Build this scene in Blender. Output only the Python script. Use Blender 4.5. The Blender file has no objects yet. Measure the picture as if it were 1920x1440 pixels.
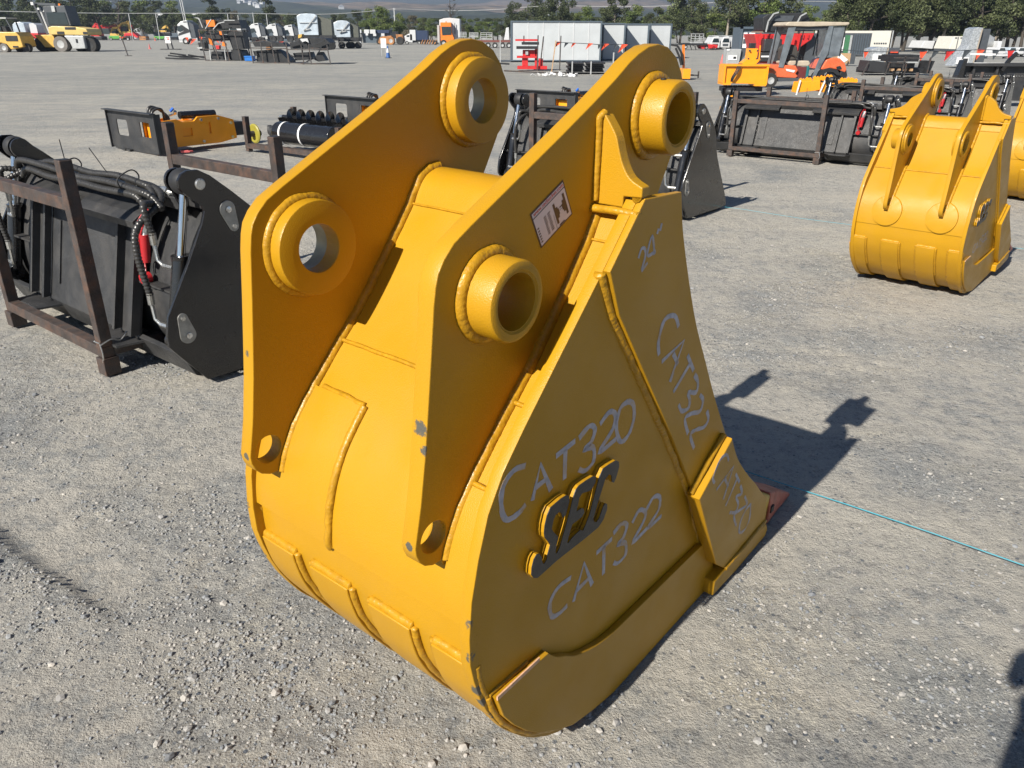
import bpy, bmesh, math, random
from mathutils import Vector, Matrix, Euler, noise
R = math.radians; PI = math.pi
random.seed(7)
scene = bpy.context.scene
col = scene.collection
# ---------------------------------------------------------------- camera
F_PX, PITCH, ROLL, CAM_H = 1463.73, R(24.238), R(0.172), 1.42193
fwv = Vector((0, math.cos(PITCH), -math.sin(PITCH)))
_rt = Vector((1, 0, 0)); _up = _rt.cross(fwv)
rtv = _rt*math.cos(ROLL) + _up*math.sin(ROLL)
upv = -_rt*math.sin(ROLL) + _up*math.cos(ROLL)
cam_data = bpy.data.cameras.new('camera'); cam = bpy.data.objects.new('camera', cam_data); col.objects.link(cam)
m3 = Matrix((rtv, upv, -fwv)).transposed()
cam.matrix_world = Matrix.Translation((0, 0, CAM_H)) @ m3.to_4x4()
cam_data.sensor_width = 36.0; cam_data.lens = F_PX*36.0/1920.0
cam_data.clip_start = 0.05; cam_data.clip_end = 12000
scene.camera = cam
# ---------------------------------------------------------------- light
SUN_DIR = Vector((0.5244, 0.6159, -0.588)).normalized()      # the way the light travels
ELEV = math.asin(-SUN_DIR.z)
world = bpy.data.worlds.new('World'); scene.world = world; world.use_nodes = True
wn = world.node_tree; bg = wn.nodes['Background']
sky = wn.nodes.new('ShaderNodeTexSky'); sky.sky_type = 'NISHITA'; sky.sun_disc = False
sky.sun_elevation = ELEV; sky.sun_rotation = math.atan2(-SUN_DIR.x, -SUN_DIR.y)
sky.air_density = 0.75; sky.dust_density = 0.1; sky.ozone_density = 2.5
wn.links.new(sky.outputs[0], bg.inputs[0]); bg.inputs[1].default_value = 0.05
sl = bpy.data.lights.new('sun', 'SUN'); sl.energy = 5.0; sl.angle = R(0.53); sl.color = (1.0, 0.94, 0.84)
so = bpy.data.objects.new('sun', sl); col.objects.link(so)
so.rotation_euler = SUN_DIR.to_track_quat('-Z', 'Y').to_euler()
scene.view_settings.view_transform = 'Standard'; scene.view_settings.look = 'None'
scene.view_settings.exposure = 0.80; scene.view_settings.gamma = 1.0
# ---------------------------------------------------------------- placing helpers (all on the ground plane)
def hit(px, py, z=0.0):
    ray = fwv + rtv*((px-960)/F_PX) + upv*((720-py)/F_PX)
    return Vector((0, 0, CAM_H)) + ray*((z-CAM_H)/ray.z)
def zat(px, py, P):
    ray = fwv + rtv*((px-960)/F_PX) + upv*((720-py)/F_PX)
    t = (P[0]**2+P[1]**2)/(P[0]*ray.x+P[1]*ray.y)
    return CAM_H + ray.z*t
AZ = R(51.105)
def yard(u, w, z=0.0):       # the yard's own grid: rows run along w, the next row is further along u
    return Vector((u*math.cos(AZ)-w*math.sin(AZ), u*math.sin(AZ)+w*math.cos(AZ), z))
# ---------------------------------------------------------------- materials
def _n(nt, t, **k):
    n = nt.nodes.new(t)
    for a, v in k.items(): setattr(n, a, v)
    return n
MATS = {}
def mat(name, c, rough=0.5, metal=0.0, var=0.12, vscale=6.0, bump=0.0, bscale=60.0, c2=None, c2amt=0.5, c2scale=4.0, c2edge=(0.5, 0.6), spec=0.5, alpha=None, trans=0.0, coat=0.0, spots=None):
    if name in MATS: return MATS[name]
    m = bpy.data.materials.new(name); m.use_nodes = True; nt = m.node_tree; L = nt.links
    b = nt.nodes['Principled BSDF']
    tc = _n(nt, 'ShaderNodeTexCoord')
    no = _n(nt, 'ShaderNodeTexNoise'); no.inputs['Scale'].default_value = vscale; no.inputs['Detail'].default_value = 6
    L.new(tc.outputs['Object'], no.inputs['Vector'])
    mr = _n(nt, 'ShaderNodeMapRange'); mr.inputs['From Min'].default_value = .3; mr.inputs['From Max'].default_value = .7
    mr.inputs['To Min'].default_value = 1-var; mr.inputs['To Max'].default_value = 1+var
    L.new(no.outputs['Fac'], mr.inputs['Value'])
    mx = _n(nt, 'ShaderNodeVectorMath', operation='SCALE'); mx.inputs[0].default_value = c[:3]
    L.new(mr.outputs[0], mx.inputs['Scale'])
    out = mx.outputs[0]
    if c2 is not None:
        n2 = _n(nt, 'ShaderNodeTexNoise'); n2.inputs['Scale'].default_value = c2scale; n2.inputs['Detail'].default_value = 8; n2.inputs['Roughness'].default_value = .65
        L.new(tc.outputs['Object'], n2.inputs['Vector'])
        r2 = _n(nt, 'ShaderNodeMapRange'); r2.inputs['From Min'].default_value = c2edge[0]; r2.inputs['From Max'].default_value = c2edge[1]
        r2.inputs['To Max'].default_value = c2amt
        L.new(n2.outputs['Fac'], r2.inputs['Value'])
        mm = _n(nt, 'ShaderNodeMix', data_type='RGBA'); L.new(r2.outputs[0], mm.inputs[0]); L.new(out, mm.inputs[6]); mm.inputs[7].default_value = (*c2, 1)
        out = mm.outputs[2]
    if spots:
        tot = None
        ns = _n(nt, 'ShaderNodeTexNoise'); ns.inputs['Scale'].default_value = 70; ns.inputs['Detail'].default_value = 10; ns.inputs['Roughness'].default_value = .82
        L.new(tc.outputs['Object'], ns.inputs['Vector'])
        for (sx, sy, sz, rad, amt) in spots:
            d = _n(nt, 'ShaderNodeVectorMath', operation='DISTANCE'); L.new(tc.outputs['Object'], d.inputs[0]); d.inputs[1].default_value = (sx, sy, sz)
            q = _n(nt, 'ShaderNodeMapRange'); q.inputs['From Min'].default_value = rad; q.inputs['From Max'].default_value = rad*.3
            q.inputs['To Max'].default_value = amt; L.new(d.outputs['Value'], q.inputs['Value'])
            if tot is None: tot = q.outputs[0]
            else:
                a = _n(nt, 'ShaderNodeMath', operation='MAXIMUM'); L.new(tot, a.inputs[0]); L.new(q.outputs[0], a.inputs[1]); tot = a.outputs[0]
        ad = _n(nt, 'ShaderNodeMath', operation='ADD'); L.new(tot, ad.inputs[0]); L.new(ns.outputs['Fac'], ad.inputs[1])
        th = _n(nt, 'ShaderNodeMapRange'); th.inputs['From Min'].default_value = .98; th.inputs['From Max'].default_value = 1.04; L.new(ad.outputs[0], th.inputs['Value'])
        mm = _n(nt, 'ShaderNodeMix', data_type='RGBA'); L.new(th.outputs[0], mm.inputs[0]); L.new(out, mm.inputs[6]); mm.inputs[7].default_value = (.09, .085, .07, 1)
        out = mm.outputs[2]
    L.new(out, b.inputs['Base Color'])
    rg_ = _n(nt, 'ShaderNodeMapRange'); rg_.inputs['To Min'].default_value = max(.05, rough-.12); rg_.inputs['To Max'].default_value = rough+.14; rg_.inputs['From Min'].default_value = .25; rg_.inputs['From Max'].default_value = .75
    nr_ = _n(nt, 'ShaderNodeTexNoise'); nr_.inputs['Scale'].default_value = vscale*2.3; nr_.inputs['Detail'].default_value = 7; L.new(tc.outputs['Object'], nr_.inputs['Vector']); L.new(nr_.outputs['Fac'], rg_.inputs['Value']); L.new(rg_.outputs[0], b.inputs['Roughness'])
    b.inputs['Roughness'].default_value = rough; b.inputs['Metallic'].default_value = metal
    b.inputs['Specular IOR Level'].default_value = spec; b.inputs['Coat Weight'].default_value = coat; b.inputs['Coat Roughness'].default_value = .12
    if trans: b.inputs['Transmission Weight'].default_value = trans
    if alpha is not None: b.inputs['Alpha'].default_value = alpha
    if bump:
        nb = _n(nt, 'ShaderNodeTexNoise'); nb.inputs['Scale'].default_value = bscale; nb.inputs['Detail'].default_value = 4
        L.new(tc.outputs['Object'], nb.inputs['Vector'])
        bp = _n(nt, 'ShaderNodeBump'); bp.inputs['Strength'].default_value = bump; bp.inputs['Distance'].default_value = .004
        L.new(nb.outputs['Fac'], bp.inputs['Height']); L.new(bp.outputs[0], b.inputs['Normal'])
    MATS[name] = m
    return m
YEL = (.425, .222, .008)
yellow = mat('yellow_paint', YEL, .40, var=.05, vscale=3, bump=.22, bscale=420, c2=(.37, .20, .05), c2amt=.22, c2scale=5, c2edge=(.48, .75), coat=.03, spec=.3)
yellow_ear = mat('yellow_paint_scuffed', YEL, .40, var=.05, vscale=3, bump=.22, bscale=420, coat=.03, spec=.3, spots=[
    (-.602, -.222, .870, .036, .80), (-.600, -.232, .835, .024, .74), (-.60, .235, .87, .026, .74), (-.60, -.22, .95, .05, .40), (-.60, .24, .98, .06, .42), (-.622, -.22, .664, .016, .7), (-.622, .23, .664, .016, .7), (-.45, .20, 1.13, .03, .46)])
yellow_plate = mat('yellow_paint_worn_rim', YEL, .42, var=.06, vscale=3, bump=.25, bscale=380, coat=.03, spec=.3, spots=[
    (-.585, -.317, .53, .03, .5), (-.583, -.317, .46, .03, .52), (-.565, -.317, .37, .035, .6), (-.555, -.317, .33, .03, .62), (-.53, -.317, .28, .03, .5), (-.49, -.317, .21, .03, .5),
    (-.59, .317, .5, .03, .5), (-.56, .317, .36, .03, .5)])
yellow_weld = mat('yellow_weld_paint', (.40, .208, .010), .36, var=.16, vscale=60, bump=.45, bscale=150, coat=.04, spec=.3)
bore = mat('machined_bore', (.30, .27, .18), .42, metal=.35, var=.2, vscale=30)
black_logo = mat('black_plate_steel', (.028, .029, .03), .42, bump=.25, bscale=300)
stencil = mat('faded_white_marker', (.44, .42, .45), .8, var=.25, vscale=60, c2=YEL, c2amt=.75, c2scale=30, c2edge=(.5, .68))
tooth_red = mat('red_brown_tooth_paint', (.40, .115, .075), .5, var=.25, vscale=25, bump=.4, bscale=120)
gold_weld = mat('adapter_dull_gold', (.50, .34, .05), .4, var=.25, vscale=25, bump=.5, bscale=90)
bare_edge = mat('bare_flame_cut_edge', (.62, .37, .22), .5, var=.2, vscale=60, bump=.4, bscale=200)
stick_white = mat('sticker_white', (.62, .55, .58), .35, var=.03)
stick_dark = mat('sticker_dark_print', (.06, .03, .025), .4)
stick_red = mat('sticker_red_print', (.55, .06, .04), .4)
blk = mat('black_powder_coat', (.027, .028, .030), .45, var=.2, vscale=8, bump=.7, bscale=260, c2=(.11, .10, .09), c2amt=.42, c2scale=4.5, c2edge=(.44, .8))
blk_gloss = mat('black_gloss_paint', (.012, .012, .013), .2, var=.1, coat=.4, bump=.1, bscale=200)
rubber = mat('black_rubber', (.018, .018, .019), .55, var=.15)
hose_m = mat('black_hose', (.035, .034, .033), .32, var=.2, vscale=30)
chrome = mat('chrome_rod', (.62, .63, .64), .14, metal=1.0, var=.03)
zinc_dull = mat('dull_zinc_plate', (.30, .30, .285), .45, metal=.6, var=.2, vscale=30)
zinc = mat('zinc_fitting', (.55, .55, .53), .32, metal=.9, var=.1, vscale=50)
rust = mat('rusty_box_section', (.058, .047, .043), .6, metal=.2, var=.3, vscale=14, bump=.5, bscale=120, c2=(.17, .085, .05), c2amt=.55, c2scale=16, c2edge=(.46, .70))
darksteel = mat('dark_mill_steel', (.07, .065, .063), .5, metal=.35, var=.25, vscale=12, bump=.3, bscale=120, c2=(.17, .085, .05), c2amt=.6, c2scale=7, c2edge=(.52, .66))
red_plastic = mat('red_plastic', (.38, .015, .02), .4)
orange_y = mat('orange_attachment_paint', (.85, .32, .015), .35, var=.05)
teal_m = mat('teal_string', (.06, .30, .38), .7)
strap_m = mat('white_strap', (.7, .7, .7), .45)
wood = mat('pale_timber', (.42, .27, .15), .7, var=.2, vscale=20)
# ---------------------------------------------------------------- mesh building
class MB:
    def __init__(s): s.v = []; s.f = []
    def add(s, vs, fs):
        o = len(s.v); s.v += [tuple(v) for v in vs]; s.f += [tuple(i+o for i in f) for f in fs]; return s
    def box(s, c, d, rz=0.0, rot=None):
        hx, hy, hz = d[0]/2, d[1]/2, d[2]/2
        M = rot if rot is not None else Matrix.Rotation(rz, 3, 'Z')
        vs = [M @ Vector((x*hx, y*hy, z*hz)) + Vector(c) for z in (-1, 1) for y in (-1, 1) for x in (-1, 1)]
        return s.add(vs, [(0, 2, 3, 1), (4, 5, 7, 6), (0, 1, 5, 4), (2, 6, 7, 3), (0, 4, 6, 2), (1, 3, 7, 5)])
    def bar(s, a, b, w, h, up=(0, 0, 1)):
        a, b = Vector(a), Vector(b); d = (b-a); l = d.length; d.normalize()
        x = d.cross(Vector(up))
        if x.length < 1e-4: x = d.cross(Vector((1, 0, 0)))
        x.normalize(); z = x.cross(d)
        M = Matrix((d, x, z)).transposed()
        return s.box((a+b)/2, (l, w, h), rot=M)
    def tube(s, pts, r, seg=8, caps=True):
        pts = [Vector(p) for p in pts]; n = len(pts); rr = r if isinstance(r, (list, tuple)) else [r]*n
        o = len(s.v); prev = None
        for i, p in enumerate(pts):
            d = (pts[min(i+1, n-1)]-pts[max(i-1, 0)])
            if d.length < 1e-9: d = Vector((0, 0, 1))
            d.normalize()
            if prev is None:
                a = d.cross(Vector((0, 0, 1)));
                if a.length < .05: a = d.cross(Vector((1, 0, 0)))
            else: a = prev - d*prev.dot(d)
            a.normalize(); prev = a; b2 = d.cross(a)
            for k in range(seg):
                t = 2*PI*k/seg; s.v.append(tuple(p+(a*math.cos(t)+b2*math.sin(t))*rr[i]))
        for i in range(n-1):
            for k in range(seg):
                s.f.append((o+i*seg+k, o+i*seg+(k+1) % seg, o+(i+1)*seg+(k+1) % seg, o+(i+1)*seg+k))
        if caps:
            s.f.append(tuple(o+k for k in range(seg))[::-1]); s.f.append(tuple(o+(n-1)*seg+k for k in range(seg)))
        return s
    def cyl(s, a, b, r, seg=20, r2=None): return s.tube([a, b], [r, r if r2 is None else r2], seg)
    def lathe(s, prof, c, axis='Y', seg=48, closed=True):      # prof = [(radius, offset along axis)], closed loop
        o = len(s.v); n = len(prof)
        for (r, h) in prof:
            for k in range(seg):
                t = 2*PI*k/seg; a, b = r*math.cos(t), r*math.sin(t)
                p = {'Y': (a, h, b), 'X': (h, a, b), 'Z': (a, b, h)}[axis]
                s.v.append((c[0]+p[0], c[1]+p[1], c[2]+p[2]))
        for i in range(n if closed else n-1):
            j = (i+1) % n
            for k in range(seg):
                s.f.append((o+i*seg+k, o+i*seg+(k+1) % seg, o+j*seg+(k+1) % seg, o+j*seg+k))
        return s
    def prism(s, poly, a0, a1, plane='XZ'):
        def P(p, a): return {'XZ': (p[0], a, p[1]), 'XY': (p[0], p[1], a), 'YZ': (a, p[0], p[1])}[plane]
        o = len(s.v); n = len(poly)
        s.v += [P(p, a0) for p in poly]+[P(p, a1) for p in poly]
        s.f.append(tuple(o+i for i in range(n))); s.f.append(tuple(o+n+i for i in range(n))[::-1])
        for i in range(n): s.f.append((o+i, o+n+i, o+n+(i+1) % n, o+(i+1) % n))
        return s
    def sheet(s, prof, y0, y1, th):        # a bent plate: open profile in XZ (outer side), thickness inwards (right of travel)
        P = [Vector(p) for p in prof]; n = len(P); inn = []
        for i in range(n):
            d = P[min(i+1, n-1)]-P[max(i-1, 0)]; d.normalize(); inn.append(P[i]+Vector((-d.y, d.x))*th)
        return s.prism([tuple(p) for p in P]+[tuple(p) for p in inn[::-1]], y0, y1)
    def build(s, name, m, parent=None, smooth=False, bevel=0.0, bseg=2, auto=None):
        me = bpy.data.meshes.new(name); me.from_pydata(s.v, [], s.f); me.update()
        bm = bmesh.new(); bm.from_mesh(me); bmesh.ops.recalc_face_normals(bm, faces=bm.faces); bm.to_mesh(me); bm.free()
        return finish(name, me, m, parent, smooth, bevel, bseg, auto)
def finish(name, me, m, parent=None, smooth=False, bevel=0.0, bseg=2, auto=None):
    o = bpy.data.objects.new(name, me); col.objects.link(o); me.materials.append(m)
    if parent is not None: o.parent = parent
    if smooth or auto:
        for p in me.polygons: p.use_smooth = True
    if auto: me.set_sharp_from_angle(angle=R(auto))
    if bevel:
        md = o.modifiers.new('bevel', 'BEVEL'); md.width = bevel; md.segments = bseg; md.limit_method = 'ANGLE'; md.angle_limit = R(35)
    return o
def cut_plate(name, outer, holes, y0, y1, m, parent, bevel=0.0):
    """flat plate in XZ with round or drawn holes, between y0 and y1"""
    cu = bpy.data.curves.new(name, 'CURVE'); cu.dimensions = '2D'; cu.fill_mode = 'BOTH'
    cu.extrude = abs(y1-y0)/2-bevel; cu.bevel_depth = bevel; cu.bevel_resolution = 1; cu.offset = -bevel
    loops = [outer]
    for h in holes:
        if isinstance(h[0], (int, float)): loops.append([(h[0]+h[2]*math.cos(2*PI*k/48), h[1]+h[2]*math.sin(2*PI*k/48)) for k in range(48)])
        else: loops.append(h)
    for l in loops:
        sp = cu.splines.new('POLY'); sp.points.add(len(l)-1); sp.use_cyclic_u = True
        for i, p in enumerate(l): sp.points[i].co = (p[0], p[1], 0, 1)
    t = bpy.data.objects.new('tmp', cu); col.objects.link(t)
    dg = bpy.context.evaluated_depsgraph_get(); me = bpy.data.meshes.new_from_object(t.evaluated_get(dg))
    bpy.data.objects.remove(t); bpy.data.curves.remove(cu)
    me.materials.clear(); ym = (y0+y1)/2
    for v in me.vertices: x, y, z = v.co; v.co = (x, ym-z, y)
    me.name = name
    for p in me.polygons: p.use_smooth = True
    me.set_sharp_from_angle(angle=R(28))
    return finish(name, me, m, parent)
def smooth_poly(pts, closed=True, sub=4, keep=()):
    """Catmull-Rom through the points"""
    n = len(pts); out = []
    for i in range(n if closed else n-1):
        p0, p1, p2, p3 = [Vector(pts[(i+k) % n] if closed else pts[min(max(i+k, 0), n-1)]) for k in (-1, 0, 1, 2)]
        if i in keep or ((i+1) % n) in keep and False: pass
        for s_ in range(sub):
            t = s_/sub
            if i in keep: q = p1.lerp(p2, t)
            else: q = .5*((2*p1)+(-p0+p2)*t+(2*p0-5*p1+4*p2-p3)*t*t+(-p0+3*p1-3*p2+p3)*t**3)
            out.append(tuple(q))
    if not closed: out.append(tuple(pts[-1]))
    return out
def resample(pts, step):
    P = [Vector(p) for p in pts]; out = [P[0]]; acc = 0
    for a, b in zip(P, P[1:]):
        l = (b-a).length; t = step-acc
        while t <= l: out.append(a.lerp(b, t/l)); t += step
        acc = (acc+l) % step
    out.append(P[-1]); return out
def weld(mb, pts, r, seed=0, wob=.16, seg=8, off=0.0):
    P = resample(pts, .0027); rr = []; Q = []; r = r*.72; wob *= .55
    for i, p in enumerate(P):
        n1 = noise.noise(Vector((i*.11+seed*9.1, seed, 0))); n2 = noise.noise(Vector((i*.05, seed*3.3, 5)))
        rip = .012*math.sin(i*1.75)
        rip += .055*noise.noise(Vector((i*.45, seed*2.1, 9)))
        rr.append(r*(1+wob*n1+.35*wob*n2+rip)); Q.append(p+Vector((n2, n1, n2))*r*.22)
    mb.tube(Q, rr, seg); return mb
def strokes(mb, lines, y, w=.012, th=.0003, seed=1):
    """painted pen strokes lying on a plate in the XZ plane"""
    for li, ln in enumerate(lines):
        if len(ln) > 3: ln = smooth_poly(ln, False, 4)
        P = [Vector(p) for p in ln]; n = len(P); A = []; B = []
        for i in range(n):
            d = P[min(i+1, n-1)]-P[max(i-1, 0)]; d.normalize(); q = Vector((-d.y, d.x))
            ww = w*(.85+.3*noise.noise(Vector((i*.6, li*4.3, seed))))/2
            A.append(P[i]+q*ww); B.append(P[i]-q*ww)
        for i in range(n-1):
            mb.prism([tuple(A[i]), tuple(A[i+1]), tuple(B[i+1]), tuple(B[i])], y, y-th)
    return mb
# ---------------------------------------------------------------- naming
def tag(o, label=None, cat=None, group=None, kind=None):
    if label: o['label'] = label
    if cat: o['category'] = cat
    if group: o['group'] = group
    if kind: o['kind'] = kind
    return o
def thing(name, label, cat, loc=(0, 0, 0), rz=0.0, group=None, scale=None):
    o = bpy.data.objects.new(name, None); col.objects.link(o); o.empty_display_size = .2
    o.location = loc; o.rotation_euler = (0, 0, rz)
    if scale: o.scale = scale if hasattr(scale, '__len__') else (scale,)*3
    return tag(o, label, cat, group)
def dup(root, loc, rz=0.0, label=None, scale=None, group=None, zs=None):
    r = root.copy(); col.objects.link(r); r.location = loc; r.rotation_euler = (0, 0, rz)
    if label: r['label'] = label
    if group: r['group'] = group
    if scale: r.scale = scale if hasattr(scale, '__len__') else (scale,)*3
    for ch in list(root.children):
        c = ch.copy(); col.objects.link(c); c.parent = r
        for g in list(ch.children):
            d = g.copy(); col.objects.link(d); d.parent = c
    return r
# traced shapes of the raised emblem and of the pen writing, metres in the side plate's own plane
SEC_PTS = [(-.440, .556), (-.439, .572), (-.434, .586), (-.426, .592), (-.419, .590), (-.412, .579), (-.408, .563), (-.403, .558), (-.396, .562), (-.394, .571), (-.386, .589), (-.393, .601), (-.404, .616), (-.406, .627), (-.405, .641), (-.399, .660), (-.390, .671), (-.380, .672), (-.360, .674), (-.342, .673), (-.334, .667), (-.332, .656), (-.337, .642), (-.342, .630), (-.351, .630), (-.355, .641), (-.361, .648), (-.373, .648), (-.379, .641), (-.384, .623), (-.379, .615), (-.363, .595), (-.369, .564), (-.364, .558), (-.355, .568), (-.342, .599), (-.333, .621), (-.326, .638), (-.320, .658), (-.312, .670), (-.303, .674), (-.281, .674), (-.255, .672), (-.246, .666), (-.247, .655), (-.255, .647), (-.265, .645), (-.291, .652), (-.299, .647), (-.305, .627), (-.307, .620), (-.291, .619), (-.283, .615), (-.279, .605), (-.286, .598), (-.305, .598), (-.318, .598), (-.326, .583), (-.332, .565), (-.329, .561), (-.315, .567), (-.290, .570), (-.280, .563), (-.271, .573), (-.259, .591), (-.244, .633), (-.234, .660), (-.222, .673), (-.202, .673), (-.177, .671), (-.165, .663), (-.162, .650), (-.171, .628), (-.178, .621), (-.185, .626), (-.189, .643), (-.199, .650), (-.212, .645), (-.220, .628), (-.234, .6), (-.246, .571), (-.241, .562), (-.232, .557), (-.223, .563), (-.211, .584), (-.205, .587), (-.197, .581), (-.196, .569), (-.207, .550), (-.224, .541), (-.268, .540), (-.362, .542), (-.421, .538), (-.433, .545)]
CAT320a_PTS = [[(-.444, .774), (-.476, .779), (-.503, .759), (-.505, .719), (-.491, .692), (-.460, .689), (-.441, .697)], [(-.422, .695), (-.402, .758), (-.368, .690)], [(-.415, .717), (-.383, .720)], [(-.357, .754), (-.299, .760)], [(-.329, .755), (-.327, .693)], [(-.287, .760), (-.254, .772), (-.235, .757), (-.245, .735), (-.268, .729), (-.237, .720), (-.233, .688), (-.26, .680), (-.282, .693)], [(-.218, .761), (-.188, .775), (-.165, .760), (-.171, .731), (-.216, .700), (-.154, .704)], [(-.119, .772), (-.147, .768), (-.158, .732), (-.137, .690), (-.107, .693), (-.091, .723), (-.098, .757), (-.119, .772)]]
CAT322a_PTS = [[(-.288, .449), (-.33, .452), (-.356, .431), (-.349, .393), (-.323, .383), (-.296, .385)], [(-.274, .38), (-.243, .458), (-.206, .380)], [(-.266, .402), (-.222, .406)], [(-.198, .456), (-.139, .459)], [(-.170, .457), (-.163, .381)], [(-.135, .470), (-.104, .478), (-.080, .461), (-.092, .435), (-.113, .430), (-.080, .415), (-.075, .381), (-.105, .376), (-.124, .388)], [(-.057, .455), (-.031, .474), (-.000, .453), (-.007, .429), (-.048, .397), (.015, .402)], [(.003, .458), (.031, .477), (.063, .461), (.064, .427), (.018, .401), (.082, .401)]]
CAT322s_PTS = [[(.034, .887), (.012, .916), (-.030, .919), (-.046, .879), (-.038, .848)], [(-.024, .829), (.066, .848), (.022, .769)], [(.023, .832), (.050, .800)], [(.091, .807), (.130, .758)], [(.109, .783), (.043, .738)], [(.137, .746), (.159, .722), (.157, .697), (.116, .711), (.129, .687), (.125, .669), (.094, .674), (.075, .697)], [(.179, .682), (.200, .661), (.190, .637), (.146, .648), (.115, .646), (.141, .599)], [(.229, .623), (.244, .595), (.226, .582), (.182, .592), (.154, .590), (.184, .542)]]
W24_PTS = [[(-.152, 1.067), (-.144, 1.082), (-.132, 1.080), (-.128, 1.066), (-.137, 1.043)], [(-.137, 1.040), (-.118, 1.052)], [(-.095, 1.062), (-.109, 1.099), (-.121, 1.066), (-.091, 1.068)], [(-.092, 1.099), (-.088, 1.108)], [(-.082, 1.103), (-.078, 1.116)]]
CAT320c_PTS = [[(.334, .453), (.314, .479), (.278, .480), (.250, .443), (.265, .421)], [(.282, .393), (.373, .419), (.337, .337)], [(.323, .409), (.357, .366)], [(.396, .386), (.433, .343)], [(.412, .365), (.359, .306)], [(.444, .327), (.466, .291), (.425, .303), (.451, .265), (.436, .247), (.396, .267)], [(.490, .271), (.518, .231), (.474, .236), (.432, .239), (.461, .190)], [(.548, .216), (.516, .214), (.489, .187), (.495, .149), (.534, .138), (.559, .161), (.548, .216)]]
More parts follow.
